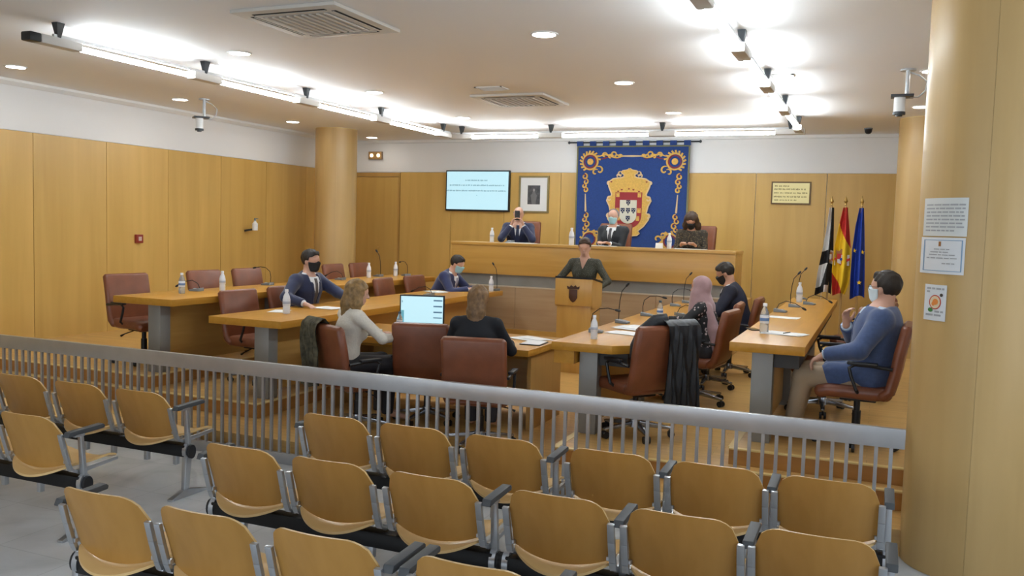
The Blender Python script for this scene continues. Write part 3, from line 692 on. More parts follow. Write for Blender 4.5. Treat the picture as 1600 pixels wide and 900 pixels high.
# ------------------------------------------------------------------ beam seating (rows for the public)
SW = .50
def seat_back_mesh():
    m = MB(); NU, NV = 20, 16; th = .013
    def prof(v):                     # side profile of the back shell: bottom to top
        return (-.015-.075*v-.035*math.sin(PI*v*.5)*v, .452+.318*v)
    def base(u, v):
        x = (u-.5)*SW; hw = SW/2
        lim = hw
        y, z = prof(v)
        bul = .055*(1-(x/hw)**2)
        return x, y-bul+.03, z
    def outline(u, v):
        x = (u-.5)*SW; hw = SW/2; r = .11; q = (x/hw)**2
        top = 1.0; ax = abs(x)-(hw-r)
        if ax > 0: top = 1-(r-math.sqrt(max(0, r*r-ax*ax)))/.318
        top -= .02*q; bot = -.125*(1-q)+.02*q*q
        return bot+(top-bot)*v
    rows_f = []; rows_b = []
    for j in range(NV+1):
        for i in range(NU+1):
            u = i/NU; v = outline(u, j/NV); p = base(u, v); rows_f.append((p[0], p[1]+th/2, p[2])); rows_b.append((p[0], p[1]-th/2, p[2]))
    n = (NU+1)*(NV+1); W = NU+1; vs = rows_f+rows_b; fs = []; mi = []
    for j in range(NV):
        for i in range(NU):
            a = j*W+i; fs.append((a, a+1, a+W+1, a+W)); fs.append((n+a+1, n+a, n+a+W, n+a+W+1)); mi += [0, 0]
    for i in range(NU):
        fs.append((i, n+i, n+i+1, i+1)); a = NV*W+i; fs.append((a, a+1, n+a+1, n+a)); mi += [1, 1]
    for j in range(NV):
        a = j*W; fs.append((a, a+W, n+a+W, n+a)); a = j*W+NU; fs.append((a, n+a, n+a+W, a+W)); mi += [1, 1]
    m.v = vs; m.f = fs; m.m = mi
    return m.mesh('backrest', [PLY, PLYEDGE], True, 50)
def seat_pan_mesh():
    m = MB(); NU, NV = 20, 14; th = .014
    def base(u, v):
        x = (u-.5)*(SW-.02); hw = SW/2; q = (x/hw)**2
        yr = -.112+.090*q+.035*q*q; yf = .40-.03*q*q
        y = yr+(yf-yr)*v
        z = .402+.048*q-.012*math.sin(PI*min(1, v*1.2))-.026*(1-.6*q)*max(0, 1-v/.18)**1.6-.03*max(0, v-.8)**1.5*6
        return x, y, z
    vt = []; vb = []
    for j in range(NV+1):
        for i in range(NU+1):
            p = base(i/NU, j/NV); vt.append((p[0], p[1], p[2]+th/2)); vb.append((p[0], p[1], p[2]-th/2))
    n = (NU+1)*(NV+1); W = NU+1; fs = []; mi = []
    for j in range(NV):
        for i in range(NU):
            a = j*W+i; fs.append((a, a+1, a+W+1, a+W)); fs.append((n+a+1, n+a, n+a+W, n+a+W+1)); mi += [0, 0]
    for i in range(NU):
        fs.append((i, n+i, n+i+1, i+1)); a = NV*W+i; fs.append((a, a+1, n+a+1, n+a)); mi += [0, 0]
    for j in range(NV):
        a = j*W; fs.append((a, a+W, n+a+W, n+a)); a = j*W+NU; fs.append((a, n+a, n+a+W, a+W)); mi += [0, 0]
    m.v = vt+vb; m.f = fs; m.m = mi
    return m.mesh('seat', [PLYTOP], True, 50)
PLYTOP = wood('plywood_seat', (.70, .46, .19), (.76, .51, .225), (1.5, 12, 12), rough=.32, coat=.15)  # pale plywood, base colour lightened for the light falling from above
M_BACK = seat_back_mesh(); M_SEAT = seat_pan_mesh()
def bracket_mesh(sx):
    m = MB(); x = sx*(SW/2+.012)
    # upright hugging the side of the back, elbow, arm under the seat
    pts = [(x, -.075, .655), (x, -.050, .56), (x, -.018, .455), (x, .0, .415), (x, .05, .395)]
    for a, b in zip(pts[:-1], pts[1:]): m.bar(a, b, .020, .034, up=(1, 0, 0))
    m.bar((x, .05, .395), (x, .36, .415), .020, .034, up=(0, 0, 1), h2=.02)
    m.bar((x, -.015, .47), (x-sx*.03, -.02, .47), .02, .02)
    return m.mesh('bracket', ALU, True, 40, bevel=.003)
M_BR = {s: bracket_mesh(s) for s in (-1, 1)}
M_PAD = MB().prism([(-.075, .640), (-.06, .672), (.19, .682), (.205, .67), (.20, .652), (-.05, .640)], -.024, .024, 'X').mesh('armrest', ARMPAD, True, 40, bevel=.006)
M_POST = MB().bar((0, .06, .36), (0, .035, .655), .026, .042, up=(1, 0, 0), w2=.022, h2=.03).box((-.024, -.02, .632), (.024, .05, .65)).mesh('arm_post', ALU, True, 40, bevel=.004)
M_STUD = MB().box((-.016, .08, .20), (.016, .115, .29)).mesh('stud', ALU, True, 40, bevel=.003)
def leg_mesh():
    m = MB(); m.bar((0, .03, .045), (0, .05, .30), .045, .035, up=(1, 0, 0), w2=.055, h2=.042)
    m.prism([(-.12, .0), (.24, .0), (.24, .012), (.06, .055), (.0, .055), (-.12, .014)], -.022, .022, 'X'); return m.mesh('leg', ALU, True, 40, bevel=.004)
M_LEG = leg_mesh()
def ell(y0, z0, ry, rz, n=18): return [(y0+ry*math.cos(2*PI*k/n), z0+rz*math.sin(2*PI*k/n)) for k in range(n)]
M_CAP = MB().prism(ell(.06, .325, .036, .05), -.018, .018, 'X').mesh('beam_cap', BLACKP, True, 40)
M_COLLAR = MB().prism(ell(.06, .325, .046, .062), -.016, .016, 'X').mesh('beam_collar', ALU, True, 40)
def beam_seating(label, y, xs, pads, legs, group='beam seating rows for the public'):
    x0 = xs[0]; t = thing('beam_seating', label, 'seating', (x0, y+.065, 0), 0, group)
    e0, e1 = legs[0]-x0, legs[-1]-x0
    part('beam', MB().box((e0, .02, .285), (e1, .10, .37)), BLACKM, t, bevel=.008)
    for x in xs:
        dx = x-x0
        s = link('seat', M_SEAT, t, (dx, 0, 0)); link('backrest', M_BACK, t, (dx, 0, 0))
        for sg in (-1, 1): link('bracket', M_BR[sg], t, (dx, 0, 0))
        link('stud', M_STUD, t, (dx-.12, 0, 0)); link('stud', M_STUD, t, (dx+.16, 0, 0))
    for x in pads:
        p = link('armrest', M_PAD, t, (x-x0, 0, 0)); link('arm_post', M_POST, p)
    for x in legs:
        l = link('leg', M_LEG, t, (x-x0, 0, 0)); link('beam_collar', M_COLLAR, l); 
        link('beam_cap', M_CAP, l, (.022 if x == legs[-1] else -.022, 0, 0))
XA = (-3.18, -2.60, -2.00); XB = (-1.33, -.745, -.175); XL = (-6.65, -6.04, -5.43, -4.82)
for y, nm in ((4.74, 'first row, along the railing'), (3.84, 'second row back from the railing'), (2.91, 'third row back from the railing')):
    beam_seating('three joined plywood seats in the %s, on the aisle' % nm, y, XA, (-3.475, -1.70), (-3.475, -1.70))
    beam_seating('three plywood seats with arms between, %s, column side' % nm, y, XB, (-1.035, -.455, .12) if y > 3 else (-1.63, -1.035, -.455, .12), (-1.63, .12))
beam_seating('joined plywood seats along the railing, across the aisle by the left wall', 4.74, XL, (-4.515,), (-6.95, -4.515))
beam_seating('joined plywood seats across the aisle, one row behind the railing row', 3.84, XL[1:], (-4.515,), (-6.35, -4.515))

# ------------------------------------------------------------------ office chairs
def office_chair(label, high=False):
    t = thing('office_chair', label, 'chair', (0, 0, 0), 0, 'brown leather office chairs')
    H = 1.10 if high else .945
    part('seat', MB().slab([(.255, .415), (.20, .432), (.05, .432), (-.12, .428), (-.22, .436)], .50, .095, .04, crown=.012), LEATHER, t)
    k = H-.42
    part('backrest', MB().slab([(-.185, .42), (-.235, .46), (-.262, .42+k*.3), (-.285, .42+k*.6), (-.325, H-.02)], .535, .075, .035, crown=.012), LEATHER, t)
    for s in (-1, 1):
        x = s*.275
        a = part('arm', MB().tube([(x*.86, -.02, .43), (x, -.01, .46), (x, .03, .56), (x, .045, .62), (x, .01, .645), (x, -.10, .645), (x, -.25, .63)], .013, 8), BLACKP, t)
        part('arm_pad', MB().box((x-.025, -.15, .645), (x+.025, .06, .668)), BLACKP, a, bevel=.008)
    part('mechanism', MB().box((-.10, -.14, .345), (.10, .12, .388)), BLACKP, t, bevel=.01)
    part('height_lever', MB().tube([(.08, 0, .365), (.24, .02, .335), (.29, .02, .315)], [.006, .006, .012], 6), BLACKP, t)
    part('gas_column', MB().cyl((0, 0), .032, .13, .26, 14).cyl((0, 0), .024, .26, .35, 14), BLACKP, t)
    hub = part('base_hub', MB().cyl((0, 0), .055, .075, .14, 16, r2=.045), BASEM, t)
    for i in range(5):
        a = 2*PI*i/5+PI/2+.3
        l = link('base_leg', CH_LEG, t, None, (0, 0, a)); link('caster', CH_CAST, l)
    return t
BASEM = mat('polished_base', (.40, .42, .46), .22, .9)
CH_LEG = MB().bar((.03, 0, .105), (.31, 0, .075), .05, .045, w2=.032, h2=.022).mesh('base_leg', BASEM, True, 40, bevel=.006)
_m = MB()
for s in (-1, 1): _m.prism([(.30+.03*math.cos(2*PI*k/12), .03+.03*math.sin(2*PI*k/12)) for k in range(12)], s*.018-.010, s*.018+.010, 'Y')
_m.cyl((.30, 0), .010, .03, .075, 8); CH_CAST = _m.mesh('caster', BLACKP, True, 40)
D = math.radians
proto = office_chair('empty brown leather office chair at the near end of the wall-side left table'); proto.location = (-7.32, 7.22, T2); proto.rotation_euler = (0, 0, D(-100))
def chair(label, x, y, z, deg): return copy_tree(proto, (x, y, z), D(deg), label)
for yy, lb in ((8.42, 'second empty brown chair from the railing behind the wall-side left table'), (9.22, 'third empty brown chair from the railing behind the wall-side left table'),
               (11.2, 'fourth empty brown chair from the railing behind the wall-side left table'), (11.92, 'brown chair at the far end of the wall-side left table, near the column')):
    chair(lb, -7.28, yy, T2, -90+((yy*37) % 14)-7)
chair('empty brown chair at the railing end of the inner left table', -5.99, 7.5, T1, -95)
chair('brown chair under the man in a navy suit with a black mask', -6.01, 8.32, T1, -92)
chair('empty brown chair further along the inner left table between the two navy suits', -6.0, 10.55, T1, -86)
chair('brown chair under the man in a navy suit with a blue mask', -6.01, 11.42, T1, -92)
chair('brown chair with an olive coat hung over its back', -4.20, 6.60, WELL, -26)
chair('empty brown chair facing the computer monitor', -3.82, 7.20, WELL, 15)
chair('brown chair under the woman in black at the low desk', -2.98, 6.56, WELL, 12)
chair('brown chair with a black jacket hung over its back', -1.80, 7.08, T1, 52)
chair('brown chair under the woman in a pink headscarf', -1.62, 8.78, T1, 84)
chair('empty brown chair between the pink headscarf and the dark-suited man', -1.69, 9.75, T1, 92)
chair('brown chair under the dark-suited man with a black mask', -1.60, 10.75, T1, 90)
chair('brown chair under the man in a blue jacket', -.09, 7.16, T2, 86)
chair('brown chair pushed in just past the man in a blue jacket', -.40, 8.30, T2, 96)
chair('third brown chair from the railing at the outer right table', -.17, 9.32, T2, 85)
chair('brown chair at the flag end of the outer right table', -.16, 10.35, T2, 93)
hp = office_chair('tall brown chair on the dais under the man holding a phone', True); hp.location = (-5.40, 13.3, 1.0); hp.rotation_euler = (0, 0, D(190)); hp['group'] = 'tall chairs on the dais'
copy_tree(hp, (-3.90, 13.3, 1.0), D(178), 'tall brown chair on the dais in front of the tapestry shield', 'tall chairs on the dais')
copy_tree(hp, (-2.60, 13.3, 1.0), D(172), 'tall brown chair on the dais under the dark-haired woman', 'tall chairs on the dais')

# ------------------------------------------------------------------ tables
def long_table(label, x0, x1, y0, y1, zf, zt, lx0, lx1, apron=None, chamfer=0, under_shade=False):
    t = thing('long_table', label, 'table', ((x0+x1)/2, y0, zf), 0, 'long maple council tables')
    w = (x1-x0)/2; L = y1-y0; h = zt-zf
    pl = [(-w, 0), (w-chamfer, 0), (w, chamfer), (w, L), (-w, L)] if chamfer else [(-w, 0), (w, 0), (w, L), (-w, L)]
    part('table_top', MB().prism(pl, h-.07, h, 'Z'), TABLEWOOD, t, bevel=.006)
    cx = (x0+x1)/2; a, b = lx0-cx, lx1-cx
    ys = [.12+(L-.39)*k/3 for k in range(4)]
    for yy in ys: part('leg', MB().box((a, yy, 0), (b, yy+.14, h-.07)), LEGM, t, bevel=.004)
    for p, q in zip(ys[:-1], ys[1:]):
        part('modesty_panel', MB().box(((a+b)/2-.012, p+.142, .06), ((a+b)/2+.012, q-.002, h-.10)), wood('maple_modesty', (.50, .29, .08), (.56, .33, .10), (14, 1.0, 14), rough=.35), t)
    if under_shade: part('underside_shade', MB().box((b+.003, .16, h-.19), (w-.05, L-.2, h-.072)), mat('shade_dark', (.045, .042, .04), .6), t)  # dark box standing in for the shade under the table top
    if apron:
        u0, u1, dep = apron; part('apron', MB().box((u0-cx, .03, h-.07-dep), (u1-cx, L-.03, h-.071)), TABLEWOOD, t)
    return t
long_table('long maple table with steel legs along the left wall', -7.19, -6.41, 6.68, 12.25, T2, 1.19, -6.84, -6.68)
long_table('inner left maple table where the two navy-suited men sit', -5.90, -5.05, 6.62, 11.8, T1, 1.07, -5.45, -5.285)
long_table('inner right maple table where the pink headscarf woman sits', -2.46, -1.80, 6.80, 11.8, T1, 1.07, -2.25, -2.095, apron=(-2.445, -2.27, .11), chamfer=.14, under_shade=True)
long_table('outer right maple table in front of the man in a blue jacket', -1.0, -.455, 6.70, 12.0, T2, 1.19, -.845, -.69, under_shade=True)
t = thing('low_desk', 'low maple desk with a computer in the well before the podium', 'desk', (-3.9, 7.15, WELL))
part('desk_top', MB().box((-1.08, 0, .69), (1.10, 1.05, .75)), TABLEWOODX, t, bevel=.005)
for x in (-1.06, 1.04): part('end_panel', MB().box((x, .14, 0), (x+.035, .95, .69)), wood('maple_end', (.44, .25, .07), (.50, .29, .09), (14, 14, 1), rough=.35), t)
part('back_panel', MB().box((-1.02, .88, .05), (1.04, .90, .69)), DAISWOOD, t)
part('shelf', MB().box((-1.02, .55, .58), (1.04, .88, .60)), TABLEWOODX, t)

# ------------------------------------------------------------------ dais and podium
t = thing('dais', 'high maple dais with a grey slate band under the tapestry', 'dais', (-3.88, 12.0, WELL))
w = 2.12; z = lambda q: q-WELL
struct('floor_dais', MB().box((-3.88-w+.05, 12.11, WELL), (-3.88+w-.05, 14.3, .999)), PARQUET)
part('desk_top', MB().box((-w-.01, -.02, z(1.725)), (w+.01, .62, z(1.765))), DAISWOOD, t, bevel=.004)
part('front_panel', MB().box((-w, 0, z(1.295)), (w, .04, z(1.724))), DAISWOOD, t, bevel=.003)
part('slate_band', MB().box((-w+.04, .05, z(1.13)), (w-.04, .1, z(1.296))), DARKBAND, t)
part('ledge', MB().box((-w, -.005, z(1.112)), (w, .05, z(1.13))), mat('pale_ledge', (.62, .52, .38), .35), t)
xs = [-w, -1.06, 0, 1.06, w]
for a, b in zip(xs[:-1], xs[1:]): part('lower_panel', MB().box((a+.003, .005, z(.50)), (b-.003, .045, z(1.111))), DAISGREY, t)
part('plinth', MB().box((-w, -.05, 0), (w, .05, z(.498))), DAISWOOD, t, bevel=.004)
for s in (-1, 1): part('side_panel', MB().box((s*w-(.04 if s > 0 else 0), .041, z(.5)), (s*w+(0 if s > 0 else .04), .62, z(1.724))), DAISWOOD, t)

t = thing('podium', 'maple speaker podium with a dark carved crest on its front', 'podium', (-3.53, 10.52, WELL))
PW = wood('maple_podium', (.52, .29, .07), (.59, .345, .09), (10, 10, 1.2), rough=.3, coat=.2)
part('body', MB().box((-.225, .02, 0), (.225, .43, 1.17)), PW, t, bevel=.004)
part('front_board', MB().box((-.245, -.012, .865), (.245, .02, 1.205)), PW, t, bevel=.006)
part('side_board', MB().box((.226, .02, .84), (.245, .43, 1.20)), PW, t); part('side_board', MB().box((-.245, .02, .84), (-.226, .43, 1.20)), PW, t)
part('reading_top', MB().prism([(-.005, 1.206), (.44, 1.14), (.44, 1.165), (-.005, 1.231)], -.25, .25, 'X'), BLACKM, t)
CR = mat('carved_dark_wood', (.07, .025, .012), .4)
cr = part('crest', MB().prism([(-.055, 1.07), (-.055, .965), (-.03, .925), (0, .905), (.03, .925), (.055, .965), (.055, 1.07)], -.022, -.012, 'Y'), CR, t, bevel=.003)
part('crest_crown', MB().prism([(-.075, 1.075), (.075, 1.075), (.085, 1.115), (.05, 1.10), (.03, 1.125), (0, 1.105), (-.03, 1.125), (-.05, 1.10), (-.085, 1.115)], -.020, -.012, 'Y'), CR, cr)

# ------------------------------------------------------------------ things on the tables
CLEAR = mat('clear_plastic', (.75, .82, .88), .08, trans=.75, ior=1.2)
LABELW = mat('bottle_label', (.78, .80, .84), .4); LABELB = mat('label_blue', (.12, .22, .45), .4); CAPW = mat('cap_white', (.85, .86, .88), .4)
def bottle(label, x, y, z, clear=False, s=1.0):
    t = thing('water_bottle', label, 'bottle', (x, y, z), R.uniform(0, 6), 'water bottles on the desks'); 
    part('body', MB().lathe([(0, 0), (.030*s, 0), (.033*s, .008*s), (.033*s, .055*s), (.031*s, .065*s), (.033*s, .075*s), (.033*s, .135*s), (.028*s, .16*s), (.014*s, .19*s), (.013*s, .2*s), (0, .2*s)], 16), CLEAR if clear else mat('frosted_bottle', (.84, .86, .90), .3, trans=.15), t)
    l = part('label', MB().lathe([(.0335*s, .072*s), (.0345*s, .074*s), (.0345*s, .132*s), (.0335*s, .134*s)], 16), LABELW, t)
    part('label_print', MB().lathe([(.0346*s, .09*s), (.0352*s, .091*s), (.0352*s, .112*s), (.0346*s, .113*s)], 16), LABELB if clear else mat('label_grey', (.45, .5, .6), .4), l)
    part('cap', MB().lathe([(0, .199*s), (.0165*s, .199*s), (.0165*s, .218*s), (.015*s, .222*s), (0, .222*s)], 14), mat('cap_dark', (.05, .08, .10), .4) if clear and s < .97 else CAPW, t)
def mic(label, x, y, z, deg, mode='bent'):
    t = thing('desk_microphone', label, 'microphone', (x, y, z), D(deg), 'gooseneck desk microphones'); t.scale = (.85, .85, .85)
    part('base', MB().prism([(-.075, 0), (.075, 0), (.075, .02), (-.075, .045)], -.06, .06, 'X'), GREYPL, t, bevel=.005)
    part('button', MB().box((-.02, .01, .03), (.02, .04, .036)), mat('button_grey', (.55, .56, .57), .4), t)
    g = [(0, -.05, .04), (0, -.055, .12), (0, -.04, .20), (0, .03, .255), (0, .12, .265), (0, .20, .25)] if mode == 'bent' else [(0, -.05, .04), (0, -.05, .16), (0, -.04, .28), (0, -.02, .38), (0, .03, .44)] if mode == 'up' else [(0, -.05, .04), (0, -.02, .10), (0, .06, .14), (0, .17, .12), (0, .26, .07)]
    part('gooseneck', MB().tube(g, .0048, 8), BLACKM, t)
    a, b = Vector(g[-2]), Vector(g[-1]); d = (b-a).normalized()
    part('head', MB().tube([b-d*.005, b+d*.01, b+d*.04, b+d*.055], [.009, .014, .014, .006], 10), BLACKP, t)
def papers(label, x, y, z, deg, n=1, w=.21, h=.297, spread=.03):
    t = thing('paper_sheets', label, 'paper', (x, y, z), D(deg), 'papers on the desks')
    for k in range(n):
        part('sheet', MB().box((-w/2+R.uniform(-1, 1)*spread, -h/2+R.uniform(-1, 1)*spread, .0004+k*.0022), (w/2+R.uniform(-1, 1)*spread, h/2+R.uniform(-1, 1)*spread, .0024+k*.0022), rot=R.uniform(-.1, .1)*n/2), PAPER, t, smooth=False)
a = 1.191
bottle('clear water bottle with a dark cap at the near end of the wall-side left table', -6.87, 7.3, a, True)
bottle('white water bottle on the wall-side left table near the railing', -6.86, 7.92, a)
bottle('white water bottle far along the wall-side left table before the tall microphone', -7.0, 11.25, a)
bottle('white water bottle at the far end of the wall-side left table', -6.95, 11.95, a)
mic('low microphone beside the clear bottle on the wall-side left table', -7.0, 7.66, a, 100, 'low')
mic('microphone on the wall-side left table before the third empty chair', -7.05, 8.96, a, 95, 'bent')
mic('microphone on the wall-side left table level with the navy suit and black mask', -7.0, 10.5, a, 92, 'low')
mic('tall upright microphone on the far part of the wall-side left table', -7.05, 11.6, a, 85, 'up')
mic('bent microphone at the very end of the wall-side left table', -6.85, 12.1, a, 60, 'bent')
b = 1.071
bottle('white water bottle near the hand of the navy suit with black mask', -5.46, 7.24, b, s=1.1)
bottle('white water bottle at the far end of the inner left table', -5.13, 11.55, b)
mic('tall upright microphone at the far end of the inner left table', -5.14, 11.70, b, 75, 'up')
mic('low microphone on the inner left table among loose papers', -5.45, 10.25, b, 95, 'low')
papers('sheet of paper beside the white bottle on the inner left table', -5.66, 7.40, b, 20)
papers('papers before the man in a navy suit with a black mask', -5.46, 7.98, b, 80, 2)
papers('loose pile of white papers on the inner left table by the blue mask man', -5.66, 10.85, b, 60, 4)
bottle('white water bottle at the railing end of the inner right table', -2.20, 7.14, b, s=.92)
bottle('clear water bottle halfway along the inner right table', -2.08, 9.06, b, True, .95)
bottle('clear water bottle at the dais end of the inner right table', -2.20, 11.6, b, True, 1.0)
mic('bent microphone at the railing end of the inner right table', -2.33, 7.62, b, -80, 'bent')
mic('tall upright microphone nearest the podium on the inner right table', -2.34, 8.55, b, -95, 'up')
mic('bent microphone in the middle of the inner right table', -2.32, 9.47, b, -85, 'bent')
mic('low microphone before the pink headscarf woman', -2.0, 9.75, b, -60, 'low')
mic('bent microphone far along the inner right table', -2.32, 10.95, b, -85, 'bent')
mic('upright microphone at the dais end of the inner right table', -2.30, 11.55, b, -80, 'up')
papers('wide spread of white papers before the pink headscarf woman', -2.08, 8.15, b, 75, 5, spread=.09)
papers('papers next to the white bottle on the inner right table', -2.05, 7.70, b, 80, 3, spread=.04)
bottle('large clear water bottle on the outer right table by the railing', -.84, 7.48, a, True, 1.1)
bottle('white water bottle far along the outer right table', -.86, 11.2, a, s=1.1)
papers('white papers under a pen before the man in a blue jacket', -.68, 7.50, a, 80, 3)
t = thing('ballpoint_pen', 'dark pen lying on papers before the man in a blue jacket', 'pen', (-.66, 7.50, a+.0075), D(70)); part('barrel', MB().tube([(-.06, 0, .004), (.06, 0, .004)], .004, 8), INK, t); part('tip', MB().tube([(.06, 0, .004), (.075, 0, .004)], [.004, .001], 8), CHROME, t)
t = thing('smartphone', 'black phone lying at the edge of the outer right table', 'phone', (-.95, 7.66, a), D(25)); part('case', MB().box((-.04, -.08, 0), (.04, .08, .009)), BLACKP, t, bevel=.003); part('screen', MB().box((-.036, -.074, .009), (.036, .074, .0095)), mat('phone_glass', (.02, .025, .03), .05), t)
papers('single sheet under the low microphone on the outer right table', -.80, 9.0, a, 85)
mic('low microphone halfway along the outer right table', -.92, 9.6, a, -95, 'low')
mic('tall upright microphone on the outer right table', -.85, 10.4, a, -85, 'up')
mic('low microphone near the flags on the outer right table', -.72, 10.9, a, -100, 'low')
mic('upright microphone at the far end of the outer right table', -.88, 11.75, a, -80, 'up')
c = .921
t = thing('computer_monitor', 'computer monitor with a bright window open on the low desk', 'monitor', (-4.30, 7.95, c), D(18))
part('foot', MB().box((-.11, -.06, 0), (.11, .10, .015)), BLACKP, t, bevel=.005); part('stand', MB().box((-.025, .02, .015), (.025, .05, .2)), BLACKP, t)
cs = part('case', MB().box((-.232, -.02, .035), (.232, .02, .36)), BLACKP, t, bevel=.006)
sc = part('screen', MB().box((-.218, -.0225, .055), (.218, -.0195, .345)), mat('monitor_screen', (.1, .1, .1), .3, emit=(.52, .82, .92), estr=.50), t)
m = MB(); m.box((.12, -.0235, .30), (.21, -.0225, .315)); m.box((.12, -.0235, .24), (.21, -.0225, .255)); m.box((.12, -.0235, .18), (.21, -.0225, .195)); m.box((.12, -.0235, .125), (.21, -.0225, .135)); m.box((-.21, -.0235, .28), (-.20, -.0225, .30))
stuff(part('screen_text', m, mat('monitor_text', (.1, .2, .3), .5, emit=(.05, .1, .16), estr=.5), sc)); m = MB().box((-.216, -.0234, .057), (.216, -.0224, .075)).box((-.216, -.0234, .075), (-.185, -.0224, .20)); part('taskbar', m, mat('monitor_bar', (.1, .3, .4), .5, emit=(.08, .25, .32), estr=.5), sc)
bottle('small bottle standing in front of the computer monitor', -4.42, 7.70, c, True, .9)
papers('open white documents at the podium end of the low desk', -3.08, 7.92, c, 75, 4, spread=.05)
papers('folded papers beside the woman in black on the low desk', -3.45, 7.55, c, 100, 2)
papers('white sheets on the low desk between the two women', -3.72, 7.50, c, 85, 2)
t = thing('tablet_folder', 'slim black folder under documents at the end of the low desk', 'folder', (-2.93, 7.62, c), D(4)); part('cover', MB().box((-.10, -.14, 0), (.10, .14, .008)), BLACKP, t, bevel=.002); part('page', MB().box((-.09, -.13, .0082), (.09, .13, .012)), PAPER, t)
d = 1.766
bottle('white water bottle on the dais beside the man holding a phone', -5.45, 12.25, d, s=1.0)
bottle('white water bottle on the dais at the left edge of the tapestry', -4.17, 12.25, d, s=1.15)
bottle('small water bottle on the dais beside the dark-haired woman', -2.72, 12.25, d, s=1.0)
papers('pale desk pad on the dais before the man holding a phone', -4.98, 12.28, d, 4, 3, .42, .26, .02)
papers('pale desk pad on the dais before the man with a blue mask', -3.72, 12.28, d, -4, 3, .40, .26, .02)
papers('pale desk pad on the dais before the dark-haired woman', -2.42, 12.28, d, 2, 3, .42, .26, .02)
def nameplate(label, x, y):
    t = thing('name_card', label, 'name card', (x, y, d), D(R.uniform(-8, 8)), 'folded cards on the dais'); part('card', MB().prism([(-.035, 0), (.035, 0), (.002, .075), (-.002, .075)], -.05, .05, 'X'), PAPER, t, smooth=False)
nameplate('folded white card beside the bottle at the tapestry edge on the dais', -3.98, 12.2)
nameplate('folded white card beside the small bottle near the dark-haired woman', -2.85, 12.2)
mic('low microphone on the dais before the man holding a phone', -5.22, 12.42, d, 180, 'low')
